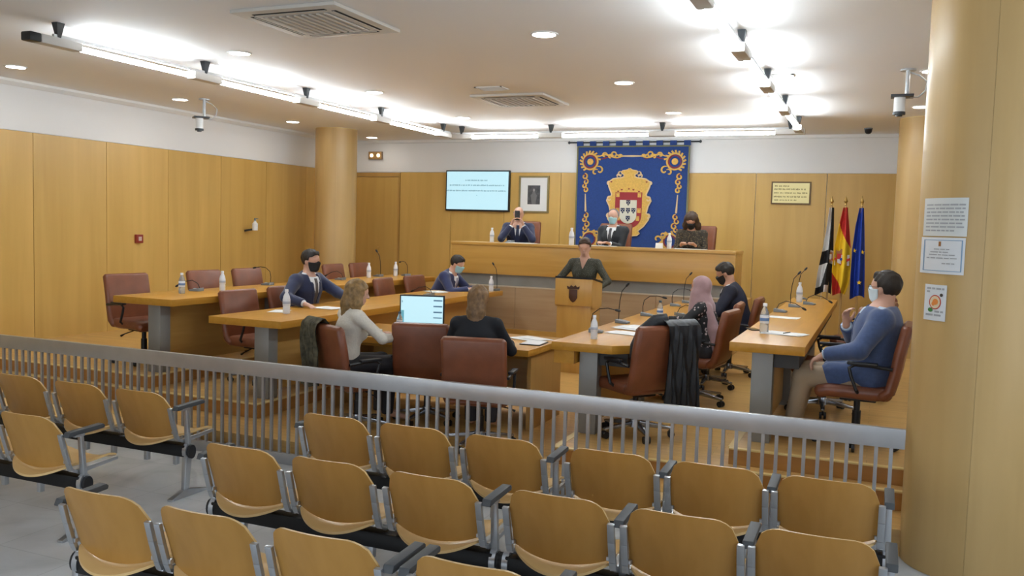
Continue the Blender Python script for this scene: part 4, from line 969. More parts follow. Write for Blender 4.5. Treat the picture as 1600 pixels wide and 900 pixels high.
# ------------------------------------------------------------------ soft shapes: signed distance fields meshed with surface nets
V = lambda *a: np.array(a, dtype=np.float64)
class Fld:
    def __init__(s, prims, h, inflate=0.0, pad=.03):
        lo = np.min([p.lo for p in prims], 0)-pad-inflate; hi = np.max([p.hi for p in prims], 0)+pad+inflate
        s.h = h; s.lo = lo; s.n = np.ceil((hi-lo)/h).astype(int)+1
        s.F = np.full(s.n, 1.0, np.float32)
        s.ax = [(lo[i]+h*np.arange(s.n[i])).astype(np.float32) for i in range(3)]
        for p in prims:
            m = p.k+3*h+inflate
            i0 = np.clip(np.floor((p.lo-m-lo)/h).astype(int), 0, s.n-1); i1 = np.clip(np.ceil((p.hi+m-lo)/h).astype(int)+1, 1, s.n)
            sl = tuple(slice(a, b) for a, b in zip(i0, i1))
            X, Y, Z = s.ax[0][sl[0]][:, None, None], s.ax[1][sl[1]][None, :, None], s.ax[2][sl[2]][None, None, :]
            d = p.d(X, Y, Z)-inflate; a = s.F[sl]
            if p.k > 0:
                t = np.clip(.5+.5*(a-d)/p.k, 0, 1); s.F[sl] = a+(d-a)*t-p.k*t*(1-t)
            else: s.F[sl] = np.minimum(a, d)
    def xyz(s): return s.ax[0][:, None, None], s.ax[1][None, :, None], s.ax[2][None, None, :]
    def cut(s, d): s.F = np.maximum(s.F, np.broadcast_to(d, s.F.shape)); return s      # keep where d < 0
    def mesh(s, name, mats, facemat=None):
        F = s.F; F[0] = F[-1] = 1; F[:, 0] = F[:, -1] = 1; F[:, :, 0] = F[:, :, -1] = 1
        S = F < 0; n = F.shape
        cnt = np.zeros(tuple(k-1 for k in n), np.uint8)
        for a in (0, 1):
            for b in (0, 1):
                for c in (0, 1): cnt += S[a:n[0]-1+a, b:n[1]-1+b, c:n[2]-1+c]
        act = (cnt > 0) & (cnt < 8); ii = np.argwhere(act)
        cv = {}; co = [(a, b, c) for a in (0, 1) for b in (0, 1) for c in (0, 1)]
        for o in co: cv[o] = F[ii[:, 0]+o[0], ii[:, 1]+o[1], ii[:, 2]+o[2]]
        sm = np.zeros((len(ii), 3)); ct = np.zeros(len(ii))
        for o in co:
            for ax in range(3):
                if o[ax] == 0:
                    q = list(o); q[ax] = 1; q = tuple(q); a, b = cv[o], cv[q]; m = (a < 0) != (b < 0)
                    t = np.where(m, a/np.where(m, a-b, 1), 0)
                    for k in range(3): sm[:, k] += np.where(m, o[k]+(t if k == ax else 0), 0)
                    ct += m
        vs = (ii+sm/ct[:, None])*s.h+s.lo
        idx = np.full(act.shape, -1, np.int64); idx[act] = np.arange(len(ii))
        quads = []
        for ax in range(3):
            u, v = (ax+1) % 3, (ax+2) % 3
            sl0 = [slice(1, -1)]*3; sl0[ax] = slice(0, -1); sl1 = list(sl0); sl1[ax] = slice(1, None)
            A, B = S[tuple(sl0)], S[tuple(sl1)]; e = np.argwhere(A != B)
            fl = A[tuple(e.T)]
            off = np.ones(3, int); off[ax] = 0; c = e+off
            du = np.zeros(3, int); du[u] = 1; dv = np.zeros(3, int); dv[v] = 1
            g = lambda q: idx[q[:, 0], q[:, 1], q[:, 2]]
            a_, b_, c_, d_ = g(c-du-dv), g(c-dv), g(c), g(c-du)
            quads.append(np.where(fl[:, None], np.stack([a_, b_, c_, d_], 1), np.stack([d_, c_, b_, a_], 1)))
        Q = np.concatenate(quads); Q = Q[(Q >= 0).all(1)]
        me = bpy.data.meshes.new(name); me.vertices.add(len(vs)); me.vertices.foreach_set('co', vs.astype(np.float32).ravel())
        me.loops.add(Q.size); me.loops.foreach_set('vertex_index', Q.astype(np.int32).ravel())
        me.polygons.add(len(Q)); me.polygons.foreach_set('loop_start', np.arange(0, Q.size, 4, dtype=np.int32))
        me.polygons.foreach_set('use_smooth', np.ones(len(Q), bool))
        for m in (mats if isinstance(mats, (list, tuple)) else [mats]): me.materials.append(m)
        if facemat is not None:
            cen = vs[Q].mean(1); me.polygons.foreach_set('material_index', facemat(cen).astype(np.int32))
        me.update(calc_edges=True); me.validate()
        return me
class Cone:
    def __init__(s, a, b, ra, rb, k=.02, flat=None, fac=1.0):
        s.a, s.b, s.ra, s.rb, s.k, s.fac = V(*a), V(*b), ra, rb, k, fac
        s.nv = None if flat is None else V(*flat)/np.linalg.norm(flat)
        s.lo = np.minimum(s.a-ra, s.b-rb); s.hi = np.maximum(s.a+ra, s.b+rb)
    def grown(s, g): return Cone(s.a, s.b, s.ra+g, s.rb+g, s.k, s.nv, s.fac)
    def d(s, X, Y, Z):
        x, y, z = X-s.a[0], Y-s.a[1], Z-s.a[2]; B = s.b-s.a; bb = max(float(B@B), 1e-9)
        if s.nv is not None:
            q = (x*s.nv[0]+y*s.nv[1]+z*s.nv[2])*(s.fac-1); x = x+q*s.nv[0]; y = y+q*s.nv[1]; z = z+q*s.nv[2]
        t = np.clip((x*B[0]+y*B[1]+z*B[2])/bb, 0, 1)
        return np.sqrt((x-t*B[0])**2+(y-t*B[1])**2+(z-t*B[2])**2)-(s.ra+t*(s.rb-s.ra))
class Ell:
    def __init__(s, c, r, R=np.eye(3), k=.015):
        s.c, s.r, s.R, s.k = V(*c), V(*r), R, k; m = max(r); s.lo = s.c-m; s.hi = s.c+m
    def grown(s, g): return Ell(s.c, s.r+g, s.R, s.k)
    def d(s, X, Y, Z):
        x, y, z = X-s.c[0], Y-s.c[1], Z-s.c[2]; R = s.R
        u = (x*R[0, 0]+y*R[1, 0]+z*R[2, 0])/s.r[0]; v = (x*R[0, 1]+y*R[1, 1]+z*R[2, 1])/s.r[1]; w = (x*R[0, 2]+y*R[1, 2]+z*R[2, 2])/s.r[2]
        k0 = np.sqrt(u*u+v*v+w*w); k1 = np.sqrt((u/s.r[0])**2+(v/s.r[1])**2+(w/s.r[2])**2)+1e-6
        return k0*(k0-1)/k1
def nrm(v): return v/max(np.linalg.norm(v), 1e-9)
def rotm(yaw, pitch, roll=0):
    cy, sy, cp, sp, cr, sr = math.cos(yaw), math.sin(yaw), math.cos(pitch), math.sin(pitch), math.cos(roll), math.sin(roll)
    Rz = np.array([[cy, -sy, 0], [sy, cy, 0], [0, 0, 1]]); Rx = np.array([[1, 0, 0], [0, cp, -sp], [0, sp, cp]]); Ry = np.array([[cr, 0, sr], [0, 1, 0], [-sr, 0, cr]])
    return Rz@Rx@Ry
def ik(S, W, l1, l2, pole):
    d = W-S; L = np.linalg.norm(d)
    if L > (l1+l2)*.985: W = S+d/L*(l1+l2)*.985; d = W-S; L = np.linalg.norm(d)
    n = d/L; a = (l1*l1-l2*l2+L*L)/(2*L); hh = math.sqrt(max(l1*l1-a*a, 0)); p = pole-n*(pole@n); return S+n*a+nrm(p)*hh, W
def hand_prims(W, d, nm, side, curl, s):
    d = nrm(d); nm = nrm(nm-d*(nm@d)); sd = nrm(np.cross(nm, d))*side; P = []
    P.append(Cone(W, W+d*.035*s, .024*s, .027*s, .012, nm, 1.3))
    for o in (-.022, -.007, .008, .022): P.append(Cone(W+d*.025*s+sd*o*.7*s, W+d*.085*s+sd*o*s, .014*s, .0125*s, .01))
    for o, L in ((-.027, .062), (-.009, .074), (.009, .079), (.027, .071)):
        b = W+d*.088*s+sd*o*s; a1 = curl; a2 = curl*2.1
        d1 = d*math.cos(a1)+nm*math.sin(a1)+sd*o*1.5; d2 = d*math.cos(a2)+nm*math.sin(a2)+sd*o*.8
        m = b+nrm(d1)*L*.52*s; e = m+nrm(d2)*L*.5*s
        P += [Cone(b, m, .0098*s, .0092*s, .004), Cone(m, e, .0092*s, .0082*s, .003)]
    b = W+d*.022*s+sd*.022*s; m = b+nrm(d*.65+sd*.75+nm*.25)*.05*s; e = m+nrm(d*.95+sd*.25+nm*.3)*.034*s
    P += [Cone(b, m, .015*s, .0115*s, .008), Cone(m, e, .0112*s, .009*s, .003)]
    return P
SKIN = {}
def skin(name, c): return mat('skin_'+name, c, .45, spec=.4, noise=.06, nscale=12)
SK1 = skin('warm', (.50, .27, .18)); SK2 = skin('light', (.58, .34, .25)); SK3 = skin('tan', (.42, .22, .13))
EYEM = mat('eye_dark', (.03, .02, .015), .15); 
def person(label, x, y, z0, deg, sx='m', seat=.575, lean=8, side=0, head=(0, 0, 0), wr=None, wl=None, pr=(1, -.6, -.7), plp=(-1, -.6, -.7), handR=None, handL=None, curl=.35, legs='sit',
           sk=SK1, outfit='suit', c1=None, c2=None, c3=None, tie=None, hair='short', hairc=None, mask=None, s=1.0, kneew=.10, foot=.0, knee=.43, twist=0.0, bulk=1.0, glasses=False, hands_n=None, lapel=True):
    t = thing('person', label, 'person', (x, y, z0), D(deg), 'people in the chamber')
    fe = sx == 'f'
    ln, sd = D(lean), D(side)
    P0 = V(0, 0, seat); up = nrm(V(math.sin(sd), math.sin(ln), math.cos(sd)*math.cos(ln))); fw = nrm(V(0, 1, 0)-up*up[1]); rt = np.cross(fw, up)
    if twist: 
        a = D(twist); fw2 = fw*math.cos(a)+rt*-math.sin(a); rt2 = rt*math.cos(a)+fw*math.sin(a)
    else: fw2, rt2 = fw, rt
    tp = lambda a, b, c: P0+rt2*a*s+fw2*b*s+up*c*s         # torso point
    NB = tp(0, -.01, .475); hs = (.168 if fe else .185)*s
    SR, SL = tp(hs/s, -.01, .43), tp(-hs/s, -.01, .43)
    hy, hp, hr = [D(q) for q in head]
    Rh = rotm(hy, hp, hr); HC = NB+nrm(up*.75+V(0, 0, .35)+fw*.12)*.165*s*(1.0)
    if hp < 0: HC = HC+fw*.05*s*min(1, -hp)
    Q = lambda a, b, c: HC+Rh@V(a*s*.97, b*s*.97, c*s*.97)
    # ---------------- head
    head_p = [Ell(Q(0, -.012, .032), V(.073, .092, .086)*s, Rh, .02), Cone(Q(0, .03, .025), Q(0, .046, -.078), .058*s, .033*s, .025), Cone(Q(-.036, .0, -.03), Q(-.018, .035, -.085), .032*s, .022*s, .02), Cone(Q(.036, .0, -.03), Q(.018, .035, -.085), .032*s, .022*s, .02),
              Cone(Q(-.03, .072, .026), Q(.03, .072, .026), .013*s, .013*s, .015), Cone(Q(0, .085, .012), Q(0, .106, -.026), .007*s, .012*s, .008), Cone(Q(-.014, .09, -.03), Q(.014, .09, -.03), .007*s, .007*s, .006),
              Cone(Q(-.02, .078, -.055), Q(.02, .078, -.055), .008*s, .008*s, .006), Cone(Q(-.016, .077, -.066), Q(.016, .077, -.066), .008*s, .008*s, .006)]
    ears = [Ell(Q(a*.075, -.008, -.004), V(.010, .020, .032)*s, Rh, .006) for a in (-1, 1)]
    neck = [Cone(Q(0, -.022, -.05), NB+fw*.012, .050*s if fe else .056*s, .058*s if fe else .064*s, .025)]
    # ---------------- torso, arms
    wst = .128 if fe else .145; cst = .150 if fe else .170
    torso = [Cone(tp(0, 0, .05), tp(0, .0, .17), .150*s, wst*s, .05, fw, 1.3), Cone(tp(0, 0, .16), tp(0, .005, .33), wst*s, cst*s, .05, fw2, 1.42), Cone(tp(0, .0, .33), tp(0, -.01, .44), cst*s, .10*s, .05, fw2, 1.35)]
    if bulk != 1: torso = [Cone(p.a, p.b, p.ra*bulk, p.rb*bulk, p.k, p.nv, p.fac) for p in torso[:2]]+torso[2:]
    if fe: torso += [Cone(tp(a*.07, .075, .30), tp(a*.07, .085, .285), .055*s, .05*s, .04) for a in (-1, 1)]
    l1, l2 = .285*s, .255*s
    wr = V(*wr) if wr is not None else V(.22, .38, seat+.22); wl = V(*wl) if wl is not None else V(-.22, .38, seat+.22)
    arms = []; hands = []; sleeves = []; info = []
    for S_, W_, pole, sgn, hd in ((SR, wr, V(*pr), 1, handR), (SL, wl, V(*plp), -1, handL)):
        E_, W_ = ik(S_, W_, l1, l2, pole)
        rs = 1 if not fe else .86
        if not fe: rs *= 1+(bulk-1)*.8
        arms += [Cone(NB+up*-.035*s, S_, .055*s, .054*s*rs, .035), Cone(S_, E_, .050*s*rs, .038*s*rs, .025), Cone(E_, W_, .038*s*rs, .026*s*rs, .02)]
        fd = nrm(W_-E_); hd_ = nrm(V(*hd)) if hd is not None else fd
        nmv = V(0, 0, -1) if hands_n is None else V(*hands_n[0 if sgn > 0 else 1])
        hands += hand_prims(W_, hd_, nmv, -sgn, curl, s*(1 if not fe else .92)); info.append((S_, E_, W_))
    # ---------------- legs
    legp = []; shoes = []; hipz = P0[2]-.02
    if legs == 'sit':
        for a in (-1, 1):
            hp_ = V(a*.085*s, 0, hipz); kn = V(a*kneew, knee*s, hipz+.0); an = V(a*(kneew-.01), knee*s-.02+foot, .10)
            legp += [Cone(hp_, kn, .088*s, .062*s, .04), Cone(kn, an, .060*s, .042*s, .03)]
            shoes.append((an, V(a*(kneew+.01), knee*s+.15+foot, .045)))
    else:
        for a in (-1, 1):
            hp_ = V(a*.085*s, 0, hipz); kn = V(a*.09*s, .015, .5*s); an = V(a*.09*s, -.01, .10)
            legp += [Cone(hp_, kn, .085*s, .058*s, .04), Cone(kn, an, .056*s, .040*s, .03)]; shoes.append((an, V(a*.10*s, .14, .045)))
    body = head_p+ears+neck+[p.grown(-.012) for p in torso]+[p.grown(-.004) for p in arms]+hands+[p.grown(-.008) for p in legp]+[Cone(a, b, .034, .028, .02) for a, b in shoes]
    fb = Fld(body, .0085)
    link('body', fb.mesh('body', sk), t)
    for a in (-1, 1): link('eye', MB().lathe([(0, -.007), (.005, -.005), (.0075, 0), (.005, .005), (0, .007)], 10, tuple(Q(a*.030, .0755, .006))).mesh('eye', EYEM), t)
    # ---------------- clothes
    def tq(f):
        X, Y, Z = f.xyz(); x, y, z = X-P0[0], Y-P0[1], Z-P0[2]
        return (x*rt2[0]+y*rt2[1]+z*rt2[2])/s, (x*fw2[0]+y*fw2[1]+z*fw2[2])/s, (x*up[0]+y*up[1]+z*up[2])/s
    def hq(f):
        X, Y, Z = f.xyz(); x, y, z = X-HC[0], Y-HC[1], Z-HC[2]; k = s*.97
        return tuple((x*Rh[0, i]+y*Rh[1, i]+z*Rh[2, i])/k for i in range(3))
    def cuff(f, amt):
        X, Y, Z = f.xyz()
        for S_, E_, W_ in info:
            d = nrm(W_-E_); c = W_-d*amt
            near = np.sqrt((X-W_[0])**2+(Y-W_[1])**2+(Z-W_[2])**2)-.13
            pl = (X-c[0])*d[0]+(Y-c[1])*d[1]+(Z-c[2])*d[2]
            f.cut(np.minimum(pl, near) if False else np.where(near < 0, pl, -1))
    hcl = .011
    colr = [Cone(NB+fw*.012-up*.02, NB+fw*.012+up*.03*s, .074*s, .066*s, .015)]
    if outfit == 'suit':
        skirt = [Cone(tp(0, 0, .045), tp(0, 0, .07), .162*s, .16*s, .04, fw, 1.22)]
        if legs == 'sit': skirt += [Cone(V(a*.085, 0, hipz+.015), V(a*.105, .15+.10*(bulk > 1.15), hipz+.015), .098*s, (.088+.012*(bulk > 1.15))*s, .04) for a in (-1, 1)]
        fj = Fld([p.grown(.018) for p in torso+arms]+skirt, hcl); u, v, w = tq(fj)
        Vw = np.clip((w-.14)/.30, 0, 1)*.058+.0
        if lapel: fj.cut(-np.maximum(np.maximum(np.abs(u)-Vw-np.where(w > .44, .02, 0), .14-w), .03-v))
        fj.cut(w-.505-.022*np.clip(-v/.05, 0, 1)); cuff(fj, .012)
        ja = link('jacket', fj.mesh('jacket', c1), t)
        fs = Fld([p.grown(.010) for p in torso]+[p.grown(.008) for p in arms if p.ra < .052*s or True]+colr, hcl); u, v, w = tq(fs)
        fs.cut(w-.515+.03*(v > .03)); cuff(fs, -.006)
        link('shirt', fs.mesh('shirt', c2 or mat('shirt_white', (.75, .77, .80), .7)), t)
        if tie is not None:
            ft = Fld([p.grown(.017) for p in torso]+[p.grown(.008) for p in colr], .0085); u, v, w = tq(ft)
            wid = np.where(w > .42, .024, .022+(.42-w)*.075)
            ft.cut(np.abs(u)-wid); ft.cut(.03-v); ft.cut(w-.475); ft.cut(.06-w); link('tie', ft.mesh('tie', tie), t)
        if lapel:
            fl = Fld([p.grown(.024) for p in torso], .0085); u, v, w = tq(fl); Vw = np.clip((w-.14)/.30, 0, 1)*.058
            fl.cut(np.abs(np.abs(u)-Vw-.016)-.018*np.clip((w-.10)/.2, 0, 1)); fl.cut(.02-v); fl.cut(w-.44); fl.cut(.14-w); link('lapels', fl.mesh('lapels', c1), ja)
    elif outfit in ('top', 'dress', 'hijab'):
        ex = [Cone(tp(0, 0, .04), tp(0, 0, .06), .160*s, .156*s, .04, fw, 1.22)]
        if outfit == 'dress' and legs != 'sit': ex += [Cone(V(0, 0, hipz), V(0, .01, .55), .17*s, .20*s, .05, fw, 1.3)]
        fj = Fld([p.grown(.014) for p in torso+arms]+ex+[Cone(NB-up*.03, NB+up*.005, .08*s, .07*s, .02)], hcl); u, v, w = tq(fj)
        fj.cut(w-.50)
        if outfit == 'dress': fj.cut(-np.maximum(np.maximum(np.abs(u)-np.clip((w-.35)/.14, 0, 1)*.055, .35-w), .02-v))
        cuff(fj, .02 if outfit != 'dress' else .06)
        link('blouse' if outfit != 'dress' else 'dress', fj.mesh('top', c1), t)
    tr = Fld([p.grown(.012) for p in legp]+[torso[0].grown(.004)], hcl); X, Y, Z = tr.xyz(); tr.cut(.085-Z+0*X+0*Y); link('trousers', tr.mesh('trousers', c3 or mat('dark_trousers', (.02, .02, .025), .7)), t)
    for a, b in shoes: link('shoe', Fld([Cone(a-V(0, .02, .035), b, .043, .036, .02), Cone(a-V(0, .045, .055), b-V(0, 0, .01), .036, .034, .02)], .01).cut(0).mesh('shoe', BLACKP), t)
    # ---------------- hair, mask
    if hair:
        hc = hairc or mat('hair_dark', (.02, .014, .01), .55)
        ex = []
        if hair in ('long', 'longdark', 'straight'):
            L = -.34 if hair == 'long' else -.32 if hair == 'straight' else -.29
            ex = [Cone(Q(0, -.05, .02), Q(0, -.085, -.10), .088*s, .080*s, .04, Rh@V(0, 1, 0), 1.2), Cone(Q(0, -.085, -.10), Q(0, -.085, L), .085*s, .062*s, .04, Rh@V(0, 1, 0), 1.7)]
            if hair == 'straight': ex = [Cone(p.a, p.b, p.ra*.93, p.rb*.88, p.k, p.nv, p.fac) for p in ex]
            for a in (() if hair == 'straight' else (-1, 1)): ex += [Cone(Q(a*.062, -.01, .03), Q(a*.086, -.012, -.09), .040*s, .047*s, .03), Cone(Q(a*.086, -.012, -.09), Q(a*.09, -.02 if hair == 'long' else .02, L+.03), .047*s, .03*s, .03)]
        if hair == 'short': ex = [Cone(Q(-.03, .05, .100), Q(.035, .05, .100), .020*s, .020*s, .02)]
        if hair == 'bun': ex = [Ell(Q(0, -.085, .085), V(.055, .05, .05)*s, Rh, .03), Ell(Q(0, .01, .085), V(.07, .07, .045)*s, Rh, .03)]
        g = .010 if hair == 'bun' else .012
        fh = Fld([Ell(Q(0, -.016, .036), V(.075+g, .094+g, .087+g)*s, Rh, .02)]+ex, .008); u, v, w = hq(fh)
        X, Y, Z = fh.xyz(); amp = .0012 if hair == 'bun' else .0035
        fh.F += (amp*(np.sin(95*X+40*Z)*np.sin(80*Y+30*X)+.7*np.sin(150*X-60*Y)*np.sin(50*Z+90*Y))).astype(np.float32)*(fh.F < .5)
        if hair in ('short', 'bun'): fh.cut(-np.maximum(.020-v, w-.082+6*u*u)); fh.cut(-np.maximum(-.025-v, w-.012)); fh.cut(-.070-w-.3*np.clip(v+.09, 0, 1)+0*u)
        elif hair == 'thin': fh.cut(-np.maximum(-.005-v, w-.2)); fh.cut(-.07-w+0*u); fh.cut(-np.maximum(-.02-v, w+.01))
        elif hair == 'fringe': fh.cut(-np.maximum(-.01-v, w-.3)); fh.cut(w-.045+0*u); fh.cut(-.07-w+0*u)
        else: fh.cut(-np.maximum(np.maximum(.03-v, w-.068+.5*np.abs(u)), np.abs(u)-.062))
        link('hair', fh.mesh('hair', hc), t)
        if not fe and hair in ('short', 'thin'):
            pass
    if outfit == 'hijab':
        drape = [Ell(Q(0, -.014, .03), V(.084, .104, .097)*s, Rh, .03), Cone(Q(0, -.02, -.04), NB, .076*s, .09*s, .04), Cone(NB, tp(0, -.03, .42), .095*s, .115*s, .05, fw2, 1.25), Cone(Q(-.03, .03, -.07), tp(-.04, .09, .38), .07*s, .07*s, .04), Cone(tp(-.09, -.05, .42), tp(-.13, -.11, .20), .065*s, .06*s, .03, rt2, 1.5), Cone(tp(-.13, -.11, .20), tp(-.14, -.125, .0), .058*s, .05*s, .03, rt2, 1.6)]
        fh = Fld(drape, .0085); u, v, w = hq(fh); fh.cut(-np.maximum(np.maximum(.045-v, np.abs(u)-.058), np.maximum(w-.065, -.10-w)))
        link('headscarf', fh.mesh('headscarf', c2), t)
    if mask is not None:
        fm = Fld(head_p[:5]+[Cone(Q(0, .084, -.008), Q(0, .078, -.065), .029*s, .024*s, .03)], .0065, inflate=.008); u, v, w = hq(fm)
        fm.cut(w+.004-.02*np.clip(1-np.abs(u)/.03, 0, 1)); fm.cut(-.108-w); fm.cut(.018-v+.25*np.clip(-w-.06, 0, 1)); mk = link('face_mask', fm.mesh('face_mask', mask), t)
        for a in (-1, 1): link('ear_loop', MB().tube([tuple(Q(a*.064, .024, -.018)), tuple(Q(a*.078, .0, .012)), tuple(Q(a*.082, -.016, .008))], .0022, 6).mesh('ear_loop', mask), mk)
    if glasses:
        g = MB()
        for a in (-1, 1):
            g.tube([tuple(Q(a*.032+.024*math.cos(q*PI/8), .094, .005+.017*math.sin(q*PI/8))) for q in range(17)], .0022, 6); g.tube([tuple(Q(a*.056, .092, .01)), tuple(Q(a*.078, .02, .012)), tuple(Q(a*.080, -.012, .005))], .0022, 6)
        g.tube([tuple(Q(-.009, .096, .008)), tuple(Q(.009, .096, .008))], .002, 6); link('glasses', g.mesh('glasses', BLACKM), t)
    return t
NAVY = mat('navy_cloth', (.013, .020, .065), .75, sheen=.3, noise=.1, nscale=30); NAVY2 = mat('navy_cloth_bright', (.015, .025, .095), .75, sheen=.3, noise=.1, nscale=30)
BLUEJ = mat('blue_jacket_cloth', (.050, .085, .20), .8, sheen=.3, noise=.1, nscale=40); CHAR = mat('charcoal_cloth', (.014, .017, .022), .75, sheen=.2); BLK = mat('black_cloth', (.008, .009, .013), .8)
MBLACK = mat('black_mask', (.010, .010, .011), .7); MBLUE = mat('blue_mask', (.36, .60, .66), .7); MWHITE = mat('white_blue_mask', (.62, .74, .80), .7)
def dots(name, c0, c1, sc, th=.45):
    m, nt, b = _nt(name); tc = nt.nodes.new('ShaderNodeTexCoord'); vo = nt.nodes.new('ShaderNodeTexVoronoi'); vo.inputs['Scale'].default_value = sc
    nt.links.new(tc.outputs['Object'], vo.inputs['Vector']); r = nt.nodes.new('ShaderNodeValToRGB'); r.color_ramp.interpolation = 'CONSTANT'
    r.color_ramp.elements[0].color = (*c1, 1); r.color_ramp.elements[1].position = th; r.color_ramp.elements[1].color = (*c0, 1)
    nt.links.new(vo.outputs['Distance'], r.inputs['Fac']); nt.links.new(r.outputs['Color'], b.inputs['Base Color']); b.inputs['Roughness'].default_value = .75; return m
OLIVED = dots('olive_dotted_dress', (.045, .045, .030), (.16, .155, .12), 70, .25)
BROWND = dots('brown_speckled_blouse', (.035, .026, .016), (.13, .095, .05), 45, .35)
FLORAL = dots('black_floral_blouse', (.010, .010, .012), (.45, .36, .36), 26, .30)
PINK = mat('dusty_pink_scarf', (.36, .225, .235), .8, sheen=.4, noise=.06, nscale=25)
CREAMK = mat('cream_knit', (.70, .655, .57), .85, noise=.05, nscale=60, bump=.3)
BLOND = mat('hair_blond', (.24, .145, .055), .5, noise=.35, nscale=30); BROWNB = mat('hair_light_brown', (.17, .095, .040), .5, noise=.35, nscale=30)
HD = mat('hair_dark', (.02, .014, .01), .55); HB = mat('hair_brown', (.05, .026, .014), .55); HG = mat('hair_grey', (.22, .20, .18), .6)
BEIGE = mat('beige_trousers', (.36, .27, .18), .8); GREYT = mat('grey_tie', (.08, .065, .06), .6); NAVYTIE = mat('navy_tie', (.02, .03, .08), .5); LILAC = mat('pattern_tie', (.25, .24, .34), .6)
SHW = mat('shirt_white', (.75, .77, .80), .7); SHB = mat('shirt_blue', (.50, .62, .75), .7)

person('man in a navy suit and black mask seated at the inner left table', -6.07, 8.32, T1, -92, lean=11, head=(0, -6, 0), wr=(.46, .40, .815), wl=(-.16, .60, .82), pr=(1, -.3, -.6), plp=(-1, -.3, -.6), c1=NAVY, tie=GREYT, mask=MBLACK, sk=SK2, s=1.06, seat=.585, bulk=1.08)
person('man in a navy suit and pale blue mask bent over the inner left table', -5.96, 11.42, T1, -86, lean=30, head=(0, -26, 0), wr=(.16, .58, .80), wl=(-.16, .60, .80), c1=NAVY2, tie=LILAC, mask=MBLUE, sk=SK2, s=1.03, bulk=1.12)
person('woman with long blond hair in a cream sweater seen from behind', -4.40, 6.66, WELL, -34, 'f', lean=12, head=(-14, -8, 0), wr=(.16, .46, .80), wl=(-.16, .48, .80), outfit='top', c1=CREAMK, hair='long', hairc=BLOND, sk=SK2, s=.99, pr=(1, -.4, -.5), plp=(-1, -.4, -.5))
person('woman with straight light brown hair in a black top seen from behind', -3.12, 6.70, WELL, 14, 'f', bulk=1.1, lean=14, head=(0, -10, 0), wr=(.24, .46, .80), wl=(-.20, .46, .80), pr=(.55, -.3, -.9), plp=(-.55, -.3, -.9), outfit='top', c1=BLK, hair='straight', hairc=BROWNB, sk=SK2, s=1.0)
person('woman in a dark dotted dress standing at the podium', -3.60, 11.18, WELL, 182, 'f', seat=.96, lean=4, head=(8, -12, 0), legs='stand', wr=(.20, .30, 1.16), wl=(-.24, .26, 1.06), outfit='dress', c1=OLIVED, hair='bun', hairc=HB, sk=SK2, s=.985)
person('bald man in a navy suit on the dais raising a phone to his face', -5.32, 13.0, 1.0, 196, lean=6, head=(0, -4, 0), wr=(.10, .22, 1.03), wl=(-.10, .22, 1.03), handR=(-.3, .1, .95), handL=(.3, .1, .95), pr=(.7, .1, -1), plp=(-.7, .1, -1), curl=.5, hands_n=((-1, .2, 0), (1, .2, 0)), c1=NAVY, c2=SHW, tie=NAVYTIE, hair='fringe', hairc=HG, sk=SK2, s=1.0)
person('man in a black suit and blue mask seated before the tapestry', -3.74, 12.98, 1.0, 172, lean=4, head=(4, -4, 0), wr=(.07, .34, .80), wl=(-.09, .34, .80), pr=(.35, -.7, -.8), plp=(-.35, -.7, -.8), c1=CHAR, tie=INK, hair='thin', hairc=HG, mask=MBLUE, sk=SK2, s=.98)
person('woman with long dark hair and black mask looking down on the dais', -2.53, 12.98, 1.0, 182, 'f', lean=20, head=(0, -34, 0), wr=(.10, .42, .82), wl=(-.10, .42, .82), outfit='top', c1=BROWND, hair='longdark', hairc=HB, mask=MBLACK, sk=SK1, s=1.0, pr=(.4, -.5, -.8), plp=(-.4, -.5, -.8))
person('woman in a dusty pink headscarf and dark floral blouse', -1.50, 8.74, T1, 84, 'f', lean=10, seat=.545, head=(-4, -4, 0), wr=(.14, .50, .80), wl=(-.24, .44, .80), outfit='hijab', c1=FLORAL, c2=PINK, hair=None, sk=SK1, s=.97)
person('man in a dark suit and black mask looking down at the inner right table', -1.47, 10.72, T1, 92, lean=17, head=(0, -28, 0), wr=(.14, .48, .82), wl=(-.20, .46, .82), c1=mat('dark_navy_cloth', (.010, .012, .028), .75), tie=None, mask=MBLACK, sk=SK1, s=1.06, bulk=1.1)
person('man in a blue jacket and beige trousers leaning back in his chair', -.02, 7.16, T2, 88, lean=-8, head=(-24, 0, 0), wr=(.05, .18, .90), wl=(-.25, .30, .70), handL=(.05, .85, -.5), handR=(-.2, .1, 1), hands_n=((-.6, -.8, 0), (0, 0, -1)), curl=.6, pr=(1, .3, -.8), plp=(-1, -.7, -.4), c1=BLUEJ, c2=SHB, c3=BEIGE, hair='short', hairc=HD, mask=MWHITE, sk=SK2, s=1.06, glasses=True, bulk=1.3, seat=.53, foot=.10, kneew=.13)
# the phone held up on the dais
t = thing('smartphone', 'dark phone held up in front of a face on the dais', 'phone', (-5.10, 13.0, 1.0), D(192)); t.location = (-5.26, 12.78, 2.19)
part('case', MB().box((-.04, -.005, -.075), (.04, .005, .075)), BLACKP, t, bevel=.003); part('lens', MB().prism([(.02+.01*math.cos(k*PI/6), .05+.01*math.sin(k*PI/6)) for k in range(12)], .005, .007, 'Y'), mat('phone_glass', (.02, .025, .03), .05), t)

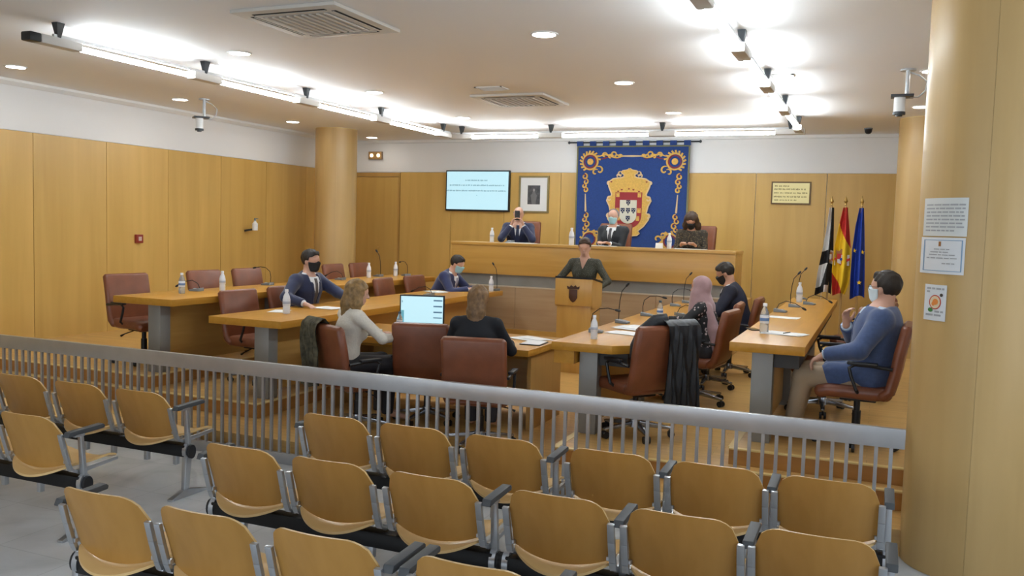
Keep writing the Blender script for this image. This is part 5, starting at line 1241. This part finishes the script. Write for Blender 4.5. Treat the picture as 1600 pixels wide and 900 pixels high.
# ------------------------------------------------------------------ garments hung on chairs
def drape(name, label, cat, cx, cy, cz, deg, x0, x1, path, m_, amp=.018, sleeve=None):
    t = thing(name, label, cat, (cx, cy, cz), D(deg))
    L = [0]
    for a, b in zip(path[:-1], path[1:]): L.append(L[-1]+math.hypot(b[0]-a[0], b[1]-a[1]))
    def at(v):
        q = v*L[-1]
        for i in range(len(path)-1):
            if q <= L[i+1]+1e-9: k = (q-L[i])/(L[i+1]-L[i]); return [path[i][j]+(path[i+1][j]-path[i][j])*k for j in (0, 1)]
        return path[-1]
    def surf(off):
        def f(u, v):
            yy, zz = at(v); top = max(0, 1-abs(zz-.99)/.12); a = amp*(1-top)
            x = x0+(x1-x0)*u+(u-.5)*.06*max(0, .8-zz); w = a*math.sin(u*13+v*4)+a*.6*math.sin(u*29-v*7)
            sgn = -1 if yy < -.33 else 1
            return (x, yy+sgn*(abs(w)+.004+off*(1-top)), zz+top*off-.02*math.sin(u*5)*(v > .9))
        return f
    m = MB(); m.grid(surf(0), 28, 44); m.grid(surf(.006), 28, 44); part('body', m, m_, t)
    if sleeve: part('sleeve', MB().tube(sleeve, [.05, .055, .05, .045, .04][:len(sleeve)], 12), m_, t)
    return t
OLV = mat('olive_mottled_coat', (.075, .065, .038), .85, noise=.55, nscale=22, bump=.3)
JKT = mat('black_leather_jacket', (.012, .013, .016), .42, bump=.2, nscale=25)
drape('coat', 'mottled olive coat hung over a brown chair back', 'coat', -4.20, 6.60, WELL, -26, -.31, -.03, [(-.255, .80), (-.275, .93), (-.325, 1.0), (-.385, .95), (-.378, .8), (-.365, .6), (-.36, .40)], OLV)
drape('jacket', 'black jacket hung over a brown chair back beside the pink scarf', 'jacket', -1.80, 7.08, T1, 52, .0, .32, [(-.24, .70), (-.275, .93), (-.325, 1.0), (-.385, .95), (-.378, .8), (-.37, .6), (-.37, .36), (-.38, .2)], JKT, .02, [(.06, -.29, 1.0), (-.02, -.25, .985), (-.12, -.21, .90), (-.17, -.19, .78), (-.18, -.19, .68)])
